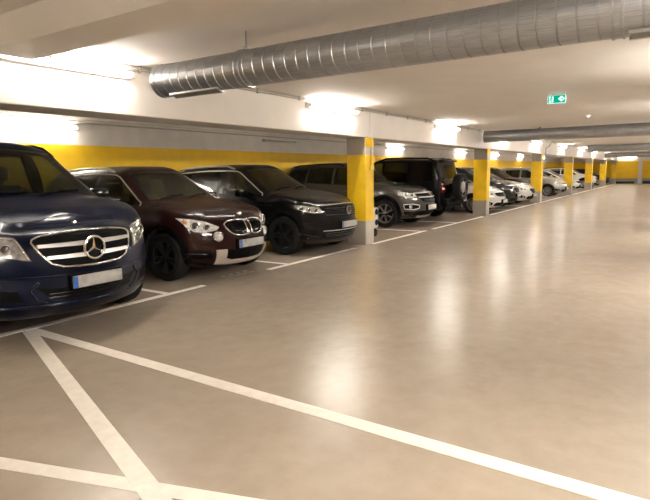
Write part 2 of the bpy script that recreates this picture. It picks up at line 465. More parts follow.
    def patch(s, name, low, up, ax, mat, off=0.004, thick=0.02, nu=16, nv=6, parent=None, label=None, nrm=False):
        lo = resample(low, nu); hi = resample(up, nu); T = []; B = []
        for j in range(nv + 1):
            for i in range(nu + 1):
                u = lerp(lo[i][0], hi[i][0], j / nv); v = lerp(lo[i][1], hi[i][1], j / nv)
                h, d = s.hit(u, v, ax); T.append(h + d * off); B.append(h - d * thick)
        w = nu + 1; N = len(T); fs = []
        for j in range(nv):
            for i in range(nu):
                a, b, c, e = j * w + i, j * w + i + 1, (j + 1) * w + i + 1, (j + 1) * w + i
                fs.append((a, b, c, e)); fs.append((e + N, c + N, b + N, a + N))
        loop = [i for i in range(w)] + [j * w + nu for j in range(1, nv + 1)] + [nv * w + i for i in range(nu - 1, -1, -1)] + [j * w for j in range(nv - 1, 0, -1)]
        for a, b in zip(loop, loop[1:] + loop[:1]): fs.append((b, a, a + N, b + N))
        mb = MB(); mb.add(T + B, fs)
        o = mb.build(name, mat, parent or s.root, angle=40)
        if label: o['label'] = label
        return o

    def sym(s, name, low, up, ax, mat, **kw):
        """half outlines listed from the centre outwards, mirrored into one panel"""
        full = lambda h: [(-a, b) for a, b in reversed(h) if a > 1e-6] + [(a, b) for a, b in h]
        return s.patch(name, full(low), full(up), ax, mat, **kw)

    def both(s, name, low, up, ax, mat, **kw):
        out = []
        for sg in (1, -1):
            if ax == 'side':
                out.append(s.patch(name, low, up, 'sp' if sg > 0 else 'sn', mat, **kw))
            else:
                out.append(s.patch(name, [(a * sg, b) for a, b in low], [(a * sg, b) for a, b in up], ax, mat, **kw))
        return out

    def wire(s, name, pts, r, ax, mat, closed=False, off=0.0, n=40, parent=None, nn=6, flat=1.0, mb=None):
        if closed: pts = list(pts) + [pts[0]]
        q = resample(pts, n)
        if closed: q = q[:-1]
        P = []
        for u, v in q:
            h, d = s.hit(u, v, ax); P.append(h + d * off)
        m = mb or MB(); m.tube(P, r, nn, closed, flat=flat)
        return None if mb else m.build(name, mat, parent or s.root, angle=60)

    def disc(s, name, c, r, ax, mat, depth=0.012, off=0.0, n=24, parent=None):
        h, d = s.hit(c[0], c[1], ax); h = h + d * off
        mb = MB()
        if ax in ('front', 'rear'):
            sg = -1 if ax == 'front' else 1
            mb.lathe([(0.0005, -0.03 * sg), (r, -0.03 * sg), (r, depth * 0.6 * sg), (r * .9, depth * sg), (0.0005, depth * sg)], n, 'x', h)
        return mb.build(name, mat, parent or s.root)

    def area(s, me): return sum(f.area for f in me.polygons)

    # assembly ----------------------------------------------------------
    def body(s, side_windows=True, cavity=True, glass='glass', glass_side='glass_side', rear_win=False, seats=2):
        p = s.p; hw = p['W'] / 2; R = s.root
        me = s.me; me.materials.append(s.paint); me.materials.append(M['dark'])
        b = link('body', me, R)
        tmp = []
        s.ztop = max(v.co.z for v in me.vertices); s.area0 = s.area(me)
        def cutter(mb):
            mm = bpy.data.meshes.new('cut'); mm.from_pydata(mb.v, [], mb.f)
            bm = bmesh.new(); bm.from_mesh(mm); bmesh.ops.recalc_face_normals(bm, faces=bm.faces); bm.to_mesh(mm); bm.free()
            mm.materials.append(s.paint); mm.materials.append(M['dark'])
            mm.polygons.foreach_set('material_index', [1] * len(mm.polygons))
            o = bpy.data.objects.new('cut', mm); COL.objects.link(o); tmp.append(o)
            for k, sol in enumerate(('EXACT', 'EXACT', 'EXACT', 'FAST')):
                o.location = (0.0013 * k, 0, 0.0017 * k)
                md = b.modifiers.new('b', 'BOOLEAN'); md.operation = 'DIFFERENCE'; md.solver = sol; md.object = o
                if sol == 'EXACT': md.use_self = (k == 1); md.use_hole_tolerant = (k == 2)
                bpy.context.view_layer.update()
                nm = bpy.data.meshes.new_from_object(b.evaluated_get(bpy.context.evaluated_depsgraph_get()))
                b.modifiers.clear()
                zs = [v.co.z for v in nm.vertices]
                if len(nm.polygons) > 0.5 * len(b.data.polygons) and abs(max(zs) - s.ztop) < 0.01 and s.area(nm) > 0.55 * s.area0:
                    b.data = nm; break
                print('boolean retry', s.nonman, s.root.name, len(tmp), sol, len(nm.polygons), s.area(nm) / s.area0)
        axles = [p['FO'], p['FO'] + p['WB']]
        rw = p['rw'] + 0.055
        for x in axles:
            for sg in (1, -1):
                c = MB(); n = 28
                vs = [(x + rw * math.cos(2 * PI * k / n), yy, p['rw'] + 0.01 + rw * math.sin(2 * PI * k / n)) for yy in (sg * (hw - 0.34), sg * (hw + 0.3)) for k in range(n)]
                fs = [(k, (k + 1) % n, n + (k + 1) % n, n + k) for k in range(n)] + [tuple(range(n)), tuple(range(2 * n - 1, n - 1, -1))]
                c.add(vs, fs); cutter(c)
        zf, zrb, xc, xr = p['zbf'], p['zbr'], p['xc'], p['xr']
        belt = lambda x: s.at(5, x, 2)
        rail = lambda x: s.at(6, x, 2)
        # ---- side windows
        wins = []
        if side_windows:
            g0 = p.get('gap_top', 0.05); g1 = p.get('gap_bot', 0.035)
            for (x0, x1, sl0, sl1) in p['wins']:
                lowp, upp = [], []
                for k in range(13):
                    t = k / 12; xl = lerp(x0, x1, t)
                    zl = belt(xl) + g1; xt = lerp(x0 + sl0, x1 + sl1, t)
                    zt = max(rail(xt) - g0, zl + 0.02)
                    if 'wintop' in p: zt = min(zt, p['wintop'](xt))
                    lowp.append((xl, zl)); upp.append((xt, max(zt, zl + 0.012)))
                wins.append((lowp, upp))
        yA = lambda z: float(np.interp(z, [zf, p['zr'] - 0.1], [0.835 * hw, p['yr']]))
        wz0, wz1 = p['zc'] + p.get('ws0', 0.045), p['zr'] - p.get('ws1', 0.075)
        wy0, wy1 = yA(wz0) - 0.06, yA(wz1) - 0.075
        arc = p.get('wsarc', 0.03)
        ws_low = [(0, wz0 + 0.0), (wy0 * .6, wz0 - arc * .35), (wy0, wz0 - arc * 0.9)]
        ws_up = [(0, wz1), (wy1 * .6, wz1 - arc * .35), (wy1, wz1 - arc)]
        if cavity:
            zt = lambda x: (rail(x) - 0.045)
            top = []
            for k in range(14):
                x = lerp(xc + 0.18, p['xcav'], k / 13); top.append((x, max(p.get('zfl', 0.62) + .25, min(zt(x), s.at(8, x, 2) - 0.1))))
            zfl = p.get('zfl', 0.62)
            vs = []; n = len(top)
            yb_ = 0.935 * hw - 0.11
            def yw(x, z):
                z0 = belt(x); z1 = max(rail(x), z0 + .02)
                return float(np.interp(z, [z0, z1], [yb_, s.at(6, x, 1) - 0.07])) if z > z0 else yb_
            nz = 5; c = MB()
            for sg in (1, -1):
                for (x, z) in top:
                    for j in range(nz): zz = lerp(zfl, z, j / (nz - 1)); vs.append((x, sg * yw(x, zz), zz))
            fs = []
            o2 = n * nz
            for k in range(n - 1):
                for j in range(nz - 1):
                    a = k * nz + j; fs.append((a, a + nz, a + nz + 1, a + 1)); fs.append((o2 + a + 1, o2 + a + nz + 1, o2 + a + nz, o2 + a))
                fs.append((k * nz, o2 + k * nz, o2 + (k + 1) * nz, (k + 1) * nz))
                a = k * nz + nz - 1; fs.append((a, a + nz, o2 + a + nz, o2 + a))
            fs.append(tuple(range(nz)) + tuple(o2 + j for j in range(nz - 1, -1, -1)))
            a = (n - 1) * nz; fs.append(tuple(a + j for j in range(nz - 1, -1, -1)) + tuple(o2 + a + j for j in range(nz)))
            c.add(vs, fs); cutter(c)
            def prism(loop2, f):     # loop2 -> two rings by f(u,v,side)
                n = len(loop2); c = MB()
                vs = [f(u, v, 0) for u, v in loop2] + [f(u, v, 1) for u, v in loop2]
                fs = [(k, (k + 1) % n, n + (k + 1) % n, n + k) for k in range(n)] + [tuple(range(n)), tuple(range(2 * n - 1, n - 1, -1))]
                c.add(vs, fs); cutter(c)
            for lowp, upp in wins:
                loop = lowp + upp[::-1]
                for sg in (1, -1): prism(loop, lambda u, v, q: (u, sg * (0.45 if q == 0 else 1.3), v))
            full = lambda h: [(-a, b_) for a, b_ in reversed(h) if a > 1e-6] + [(a, b_) for a, b_ in h]
            loop = full(ws_low) + full(ws_up)[::-1]
            prism(loop, lambda u, v, q: ((xc - 0.2) if q == 0 else lerp(xc + .55, xr + 0.3, (v - wz0) / (wz1 - wz0)), u, v))
            if rear_win:
                rz0, rz1, ry = p['rwin']
                loop = [(-ry, rz0), (ry, rz0), (ry * .93, rz1), (-ry * .93, rz1)]
                prism(loop, lambda u, v, q: (p['L'] + 0.3 if q == 0 else p['xcav'] - 0.15, u, v))
        nm = b.data; nm.name = 'body'
        for o in tmp: bpy.data.objects.remove(o)
        # rounding leftovers of the cut
        finish(nm, True, 32)
        s.bodyobj = b
        # ---- glass
        gm, gs = M[glass], M[glass_side]
        s.sym('windscreen', ws_low, ws_up, 'front', gm, off=0.003, thick=0.004, nu=24, nv=12)
        for k, (lowp, upp) in enumerate(wins):
            s.both('side_window', lowp, upp, 'side', gm if (k == 0 and cavity and p.get('clear_front')) else gs, off=0.003, thick=0.004, nu=16, nv=8)
        if rear_win:
            rz0, rz1, ry = p['rwin']
            s.sym('rear_window', [(0, rz0), (ry, rz0)], [(0, rz1), (ry * .93, rz1)], 'rear', gs, off=0.003, thick=0.004)
        s.wins = wins; s.ws = (ws_low, ws_up)
        # ---- interior
        if cavity:
            zfl = p.get('zfl', 0.62)
            mb = MB(); mb.box((xc + 0.42, 0, zfl + 0.18), (0.42, 1.34, 0.34)); mb.box((xc + .55, -0.36, zfl + 0.40), (0.2, .42, .1))
            mb.build('dashboard', M['dark'], R, bevel=0.03)
            ring = [(xc + 0.80 + 0.05 * math.sin(a), -0.36 + 0.18 * math.cos(a), zfl + 0.42 + 0.17 * math.sin(a)) for a in [2 * PI * k / 20 for k in range(20)]]
            mb = MB(); mb.tube(ring, 0.014, 6, True); mb.bar((xc + .8, -.53, zfl + .42), (xc + .8, -.19, zfl + .42), .03, .02); mb.bar((xc + .6, -.36, zfl + .38), (xc + .8, -.36, zfl + .42), .05, .05)
            mb.build('steering_wheel', M['black'], R)
            zs = zfl - 0.02
            hr = p['zr'] - 0.30 - zs
            for row in range(seats):
                for sg in (1, -1):
                    x = xc + 1.15 + row * p.get('rowgap', 0.85)
                    mb = MB()
                    mb.box((x - 0.02, sg * 0.37, zs + .12), (0.5, 0.48, 0.2))
                    mb.box((x + 0.28, sg * 0.37, zs + 0.12 + (hr - .32) / 2), (0.16, 0.46, hr - .32), mat=Matrix.Rotation(0.16, 3, 'Y'))
                    mb.box((x + 0.36, sg * 0.37, zs + hr - 0.06), (0.09, 0.25, 0.19))
                    mb.box((x + 0.35, sg * 0.37, zs + hr - 0.2), (0.03, 0.12, 0.14))
                    mb.build('seat', M['seat'], R, bevel=0.035)
            h, d = s.hit(0, wz1 - 0.05, 'front')
            mb = MB(); mb.box((h.x + 0.13, 0, h.z - 0.05), (0.04, 0.22, 0.07)); mb.box((h.x + .1, 0, h.z - .0), (.08, .1, .05)); mb.build('interior_mirror', M['black'], R, bevel=0.012)
        # ---- wipers
        w0, w1 = ws_low[0][1], ws_up[0][1]
        for y0, y1, k in ((0.62 * wy0 / .8, 0.02, 0), (-0.05, -0.62 * wy0 / .8, 1)):
            s.wire('wiper', [(y0, w0 - 0.03 + 0.0), (lerp(y0, y1, .5), w0 + .012), (y1, w0 + 0.015)], 0.011, 'front', M['black'], off=0.012, n=12)

    def wheel(s, style='twin', rim='alloy_dark', spare_at=None):
        p = s.p; hw = p['W'] / 2; R = p['rw']; w = 0.215
        rr = R * p.get('rimf', 0.69)
        mb = MB()
        mb.lathe([(rr * 0.97, -w * .42), (rr * 1.02, -w * .5), (R * 0.93, -w * .5), (R * 0.985, -w * .40), (R, -w * .25), (R, w * .25), (R * 0.985, w * .40), (R * 0.93, w * .5), (rr * 1.02, w * .5), (rr * 0.97, w * .42)], 44)
        tyre = mb.mesh('wheel', [M['rubber']], angle=30)
        mb = MB()
        mb.lathe([(rr * .99, -w * .45), (rr * .99, w * .47), (rr * .93, w * .45), (rr * .90, w * .1), (rr * .90, -w * .45)], 40)
        ns = {'twin': 10, 'five': 5, 'multi': 12, 'seven': 7}[style]
        for k in range(ns):
            a = 2 * PI * k / ns + (0.12 * (1 if k % 2 else -1) if style == 'twin' else 0)
            d = Vector((math.cos(a), 0, math.sin(a)))
            t = Vector((-math.sin(a), 0, math.cos(a)))
            wi, wo = (0.034, 0.05) if style == 'five' else (0.016, 0.022)
            q = []
            for (r, hwid, y0, y1) in ((rr * .12, wi, w * .20, w * .40), (rr * .93, wo, w * .28, w * .45)):
                q += [d * r - t * hwid + Vector((0, y0, 0)), d * r + t * hwid + Vector((0, y0, 0)), d * r + t * hwid * .8 + Vector((0, y1, 0)), d * r - t * hwid * .8 + Vector((0, y1, 0))]
            mb.add(q, [(0, 1, 2, 3), (7, 6, 5, 4), (0, 4, 5, 1), (1, 5, 6, 2), (2, 6, 7, 3), (3, 7, 4, 0)])
        mb.lathe([(0.0005, w * .1), (rr * .22, w * .1), (rr * .22, w * .38), (rr * .17, w * .43), (0.0005, w * .43)], 20)
        rim_me = mb.mesh('rim', [M[rim]], angle=30)
        mb = MB(); mb.lathe([(0.0005, -w * .3), (rr * .88, -w * .3), (rr * .88, -w * .05), (0.0005, -w * .05)], 24)
        disc_me = mb.mesh('brake_disc', [M['dark']])
        for x in (p['FO'], p['FO'] + p['WB']):
            for sg in (1, -1):
                o = link('wheel', tyre, s.root); o.location = (x, sg * (hw - 0.02 - w / 2), R)
                if sg < 0: o.rotation_euler = (0, 0, PI)
                link('rim', rim_me, o); link('brake_disc', disc_me, o)
        s.tyre, s.rim_me, s.disc_me = tyre, rim_me, disc_me

    def arches(s, mat, wdt=0.05):
        p = s.p; rw = p['rw'] + 0.055
        for x in (p['FO'], p['FO'] + p['WB']):
            lo, up = [], []
            for k in range(25):
                a = PI * (1 - k / 24) ; a = lerp(PI * 1.06, -PI * 0.06, k / 24)
                c = (x, p['rw'] + 0.01)
                lo.append((c[0] + rw * math.cos(a), max(p['zb'] + .03, c[1] + rw * math.sin(a)))); up.append((c[0] + (rw + wdt) * math.cos(a), max(p['zb'] + .03, c[1] + (rw + wdt) * math.sin(a))))
            s.both('arch_trim', lo, up, 'side', mat, off=0.012, thick=0.02, nu=24, nv=1)

    def sill(s, mat, h=0.17):
        p = s.p; rw = p['rw'] + 0.1
        x0, x1 = p['FO'] + rw, p['FO'] + p['WB'] - rw; z = p['zb'] + 0.05
        s.both('side_sill', [(x0, z), (x1, z)], [(x0, z + h), (x1, z + h)], 'side', mat, off=0.012, thick=0.02, nu=12, nv=3)

    def doors(s, cuts, z0):
        """raised door skins between the given x cuts"""
        belt = lambda x: s.at(5, x, 2)
        for a, b in zip(cuts[:-1], cuts[1:]):
            a_, b_ = a + 0.006, b - 0.006
            rear_arch = s.p['FO'] + s.p['WB'] - s.p['rw'] - 0.12
            low = [(a_, z0), (min(b_, rear_arch), z0)]
            if b_ > rear_arch: low += [(b_, s.p['rw'] * 2 + 0.1)]
            up = [(lerp(a_, b_, k / 6), belt(lerp(a_, b_, k / 6)) + 0.012) for k in range(7)]
            for o, sd in zip(s.both('door', low, up, 'side', s.paint, off=0.004, thick=0.012, nu=14, nv=8), ('sp', 'sn')):
                zc = belt(b_) - 0.12
                h, d = s.hit(b_ - 0.2, zc, sd)
                mb = MB(); mb.tube([h + d * 0.012 + Vector((t, 0, 0)) + d * q for t, q in ((-.1, 0), (-.08, .022), (.08, .022), (.1, 0))], 0.014, 6)
                mb.build('door_handle', s.paint, o)

    def hood(s, inset=0.16, x0=None):
        p = s.p; hw = p['W'] / 2
        xa = p.get('hood_x', 0.34) if x0 is None else x0
        n = 8
        xe = p['xc'] - 0.03
        low, up = [], []
        for k in range(n + 1):
            x = lerp(xa, xe, k / n)
            yw = s.at(5, x, 1) * 0.93 if x > xa + .1 else s.at(5, x, 1) * 0.9
            low.append((x + 0.22 * (yw / hw) ** 2 * (1 - k / n), -yw)); up.append((x + 0.22 * (yw / hw) ** 2 * (1 - k / n), yw))
        # patch columns run along x; rows run across
        nu, nv = 16, 20
        T = []
        s.patch('bonnet', low, up, 'top', s.paint, off=0.005, thick=0.012, nu=nu, nv=nv)

    def mirrors(s, mat, x=None, z=None, chrome=False):
        p = s.p; x = x or p['xc'] + 0.52; z = z or s.at(5, x, 2) + 0.10
        for sg in (1, -1):
            h, d = s.hit(x, z - 0.08, 'sp' if sg > 0 else 'sn')
            mb = MB()
            c = h + d * 0.15 + Vector((-0.02, 0, 0.07))
            mb.box(c, (0.14, 0.22, 0.16)); mb.bar(h - d * 0.03, c + Vector((0, 0, -0.06)), 0.07, 0.04)
            mb.build('side_mirror', M['black_gloss'] if mat is not M['white_paint'] and mat is not M['silver_paint'] else mat, s.root, bevel=0.03)

    def rails(s, mat, r=0.020, h=0.05, x0=None, x1=None, inset=0.02):
        p = s.p; x0 = x0 or p['xr'] + 0.15; x1 = x1 or p['xre'] - 0.1
        for sg in (1, -1):
            P = []
            for k in range(17):
                x = lerp(x0, x1, k / 16); y = s.at(6, x, 1) - inset
                hh, d = s.hit(x, sg * y, 'top'); e = min(1, min(k, 16 - k) / 2.0)
                P.append(hh + Vector((0, 0, lerp(-0.01, h, e))))
            mb = MB(); mb.tube(P, r, 8); mb.build('roof_rail', mat, s.root)

    def plate(s, z0, z1, w=0.52, off=0.02, blue=True, ax='front', y=0.0, holder=True):
        h, d = s.hit(y, (z0 + z1) / 2, ax); x = h.x + d.x * off
        if holder:
            mb = MB(); mb.box((x - d.x * 0.012, y, (z0 + z1) / 2), (0.06, w + 0.03, z1 - z0 + 0.03)); mb.build('plate_holder', M['black'], s.root, bevel=0.006)
        mb = MB(); mb.box((x + d.x * 0.022, y, (z0 + z1) / 2), (0.014, w, z1 - z0))
        pl = mb.build('number_plate', M['plate'], s.root, bevel=0.003)
        if blue:
            mb = MB(); mb.box((x + d.x * 0.0295, y + (w / 2 - 0.024) * (1 if ax == 'front' else -1), (z0 + z1) / 2), (0.004, 0.045, z1 - z0 - 0.004)); mb.build('blue_band', M['plate_blue'], pl)
        return pl

    def win_trim(s, mat, r=0.011):
        """bright line over the side glass"""
        up = []
        for lowp, upp in s.wins: up += upp
        a = s.wins[0][0][0]; b = s.wins[-1][0][-1]
        path = [(a[0] - .02, a[1])] + [(x, z + 0.018) for x, z in up] + [b]
        for sd in ('sp', 'sn'):
            s.wire('window_trim', path, r, sd, mat, off=0.006, n=50)

    def place(s, cx, ny, rz=0.0, label=None, cat='car', group=None, reverse=False):
        R = s.root
        if not reverse: R.location = (cx, ny, 0); R.rotation_euler = (0, 0, PI / 2 + rz)
        else: R.location = (cx, ny + s.p['L'], 0); R.rotation_euler = (0, 0, -PI / 2 + rz)
        tag(R, label, cat, group)
# ------------------------------------------------------------------ cars
def ring_pts(c, r, n=24, squash=1.0): return [(c[0] + r * math.cos(2 * PI * k / n), c[1] + r * squash * math.sin(2 * PI * k / n)) for k in range(n)]

def emblem_star(c, ctr, r, parent):
    h, d = c.hit(ctr[0], ctr[1], 'front'); x = h.x - 0.035
    mb = MB()
    mb.tube([(x, ctr[0] + r * math.cos(a), ctr[1] + r * math.sin(a)) for a in [2 * PI * k / 32 for k in range(32)]], r * 0.12, 8, True)
    for k in range(3):
        a = PI / 2 + 2 * PI * k / 3
        t = Vector((0, -math.sin(a), math.cos(a))); dd = Vector((0, math.cos(a), math.sin(a))); o = Vector((x, ctr[0], ctr[1]))
        b = r * 0.17
        vs = [o - t * b + Vector((.006, 0, 0)), o + t * b + Vector((.006, 0, 0)), o + dd * r * .97 + Vector((.004, 0, 0)), o + Vector((-.014, 0, 0)), o + Vector((.012, 0, 0))]
        mb.add(vs, [(0, 3, 2), (3, 1, 2), (0, 2, 4), (1, 4, 2), (0, 4, 3), (1, 3, 4)])
    # backing bowl
    return mb.build('star_emblem', M['chrome'], parent, angle=25)

def headlamp(c, low, up, bowls, frame=None, lens='lens', amber=None, drl=None):
    for sg in (1, -1):
        f = lambda pts: [(a * sg, b) for a, b in pts]
        o = c.patch('headlight', f(low), f(up), 'front', M[lens], off=0.006, thick=0.03, nu=18, nv=8)
        for (y, z, r) in bowls:
            h, d = c.hit(y * sg, z, 'front')
            nrm = Vector((-0.85, 0.5 * sg * min(1, abs(y)), 0.06)).normalized()
            q = Matrix.Translation(h + nrm * 0.004) @ Vector((-1, 0, 0)).rotation_difference(nrm).to_matrix().to_4x4()
            mb = MB(); mb.lathe([(0.0005, 0.02), (r, 0.02), (r, -0.010), (r * .86, -0.014), (r * .70, -0.004), (r * .5, -0.012), (0.0005, -0.018)], 20, 'x')
            mb.v = [tuple(q @ Vector(v)) for v in mb.v]
            mb.build('projector_bowl', M['lens_dark'], o)
            mb = MB(); mb.tube([tuple(q @ Vector((-0.012, r * .93 * math.cos(a), r * .93 * math.sin(a)))) for a in [2 * PI * k / 18 for k in range(18)]], r * .12, 6, True)
            mb.build('bowl_ring', M['chrome'], o)
        if drl:
            c.wire('light_strip', f(drl), 0.010, 'front', M['chrome'], off=0.008, n=14, parent=o)
        if amber:
            c.patch('indicator', f(amber[0]), f(amber[1]), 'front', M['amber'], off=0.010, thick=0.01, nu=4, nv=3, parent=o)

def finish_base(c, trims=None, rail_mat='black', mirror=None, doors=None, handle=True, hood=True):
    p = c.p
    if trims: c.arches(M[trims]); c.sill(M[trims])
    if rail_mat: c.rails(M[rail_mat])
    c.mirrors(mirror or c.paint)
    if doors: c.doors(doors, p['zb'] + (0.24 if trims else 0.12))
    if hood: c.hood()

# ---- navy van -----------------------------------------------------
def build_van():
    p = dict(L=5.14, W=2.00, zb=0.20, zhf=1.045, zc=1.29, xc=0.98, xr=1.98, zr=1.90, zroofr=1.88, xre=4.88, xrg=5.02, zdeck=1.15, zbf=1.17, zbr=1.22,
             yr=0.74, red=0.10, FO=0.90, WB=3.20, rw=0.345, bulge=0.30, tbulge=0.05, z3n=0.50, z4n=0.80, z3=0.66, hpow=0.8,
             nose=[0.07, 0.015, 0.0, 0.03, 0.06, 0.09, 0.13], yf=[0.62, 0.74, 0.80, 0.80, 0.76, 0.64, 0.34], xcav=4.8, zfl=0.70, hood_x=0.36,
             wins=[(1.12, 2.40, 0, 0.02), (2.50, 3.72, 0.0, 0.0), (3.82, 4.78, 0, -0.05)], clear_front=True, wsarc=0.05, step=0.06, sub=5, rowgap=1.0)
    c = Car(p, 'van', M['navy'])
    c.body(); c.wheel('five', 'alloy')
    finish_base(c, None, None, M['navy'], [1.30, 2.45, 3.75]); c.rails(M['black'], 0.024, 0.055, p['xr'] - 0.12)
    # grille: frame, mesh, two louvres, star
    gl = [(0, 0.668), (0.28, 0.678), (0.385, 0.715), (0.455, 0.80)]; gu = [(0, 0.992), (0.25, 0.984), (0.43, 0.965), (0.49, 0.945)]
    g = c.sym('grille', gl, gu, 'front', M['black'], off=0.008, thick=0.03, nu=30, nv=8)
    out = [(-a, b) for a, b in gl[::-1]] + gl[1:] + [(0.51, 0.915)] + gu[::-1] + [(-a, b) for a, b in gu[1:]] + [(-0.51, 0.915)]
    c.wire('grille_frame', out, 0.012, 'front', M['chrome'], closed=True, off=0.012, n=70, parent=g)
    for z, w in ((0.772, 0.42), (0.878, 0.475)):
        for sg in (1, -1):
            c.patch('louvre', [(sg * .07, z - .017), (sg * w, z - .012)], [(sg * .07, z + .022), (sg * w, z + .016)], 'front', M['satin'], off=0.030, thick=0.01, nu=14, nv=2, parent=g)
    mb = MB(); h, d = c.hit(0, 0.83, 'front'); mb.lathe([(0.0005, h.x), (0.104, h.x), (0.104, h.x - .022), (0.085, h.x - .028), (0.0005, h.x - .02)], 28, 'x', (0, 0, 0.83)); mb.build('emblem_bowl', M['black_gloss'], g)
    emblem_star(c, (0, 0.828), 0.104, g)
    mb = MB(); h, d = c.hit(0.0, 0.45, 'top'); 
    hh, d = c.hit(0, 1.045, 'front'); mb.lathe([(0.0005, hh.x + .02), (0.024, hh.x + .02), (0.024, hh.x - .008), (0.0005, hh.x - .012)], 16, 'x', (0, 0, 1.045)); mb.build('bonnet_badge', M['chrome'], c.root)
    # headlights
    headlamp(c, [(0.53, 0.755), (0.68, 0.795), (0.80, 0.825), (0.905, 0.87)], [(0.60, 0.965), (0.68, 0.98), (0.78, 1.0), (0.905, 1.03)],
             [(0.685, 0.87, 0.045), (0.80, 0.91, 0.05)], lens='lens_mid', drl=[(0.545, 0.772), (0.58, 0.87), (0.61, 0.952), (0.70, 0.97), (0.88, 1.01)])
    # lower bumper
    lw = c.sym('lower_grille', [(0, 0.375), (0.30, 0.38), (0.42, 0.40)], [(0, 0.485), (0.40, 0.495), (0.53, 0.52)], 'front', M['black'], off=0.006, thick=0.03, nu=26, nv=4)
    for z in (0.41, 0.445): c.wire('grille_bar', [(-0.43, z), (0.43, z)], 0.006, 'front', M['black_gloss'], off=0.010, n=24, parent=lw)
    c.both('side_vent', [(0.60, 0.385), (0.88, 0.42)], [(0.66, 0.50), (0.88, 0.53)], 'front', M['black'], off=0.005, thick=0.03, nu=12, nv=4)
    for sg in (1, -1): c.wire('bumper_crease', [(sg * .50, 0.56), (sg * .57, 0.49), (sg * .52, 0.40), (sg * .44, 0.36)], 0.012, 'front', M['navy'], off=0.002, n=14)
    c.wire('bumper_crease', [(-0.90, 0.35), (-0.6, 0.335), (0, 0.325), (.6, .335), (.90, .35)], 0.013, 'front', M['navy'], off=0.004, n=40)
    c.wire('bumper_crease', [(-0.88, 0.62), (-0.5, 0.605), (0, 0.60), (.5, .605), (.88, .62)], 0.008, 'front', M['navy'], off=0.0, n=40)
    c.plate(0.475, 0.588, 0.52, off=0.0)
    return c

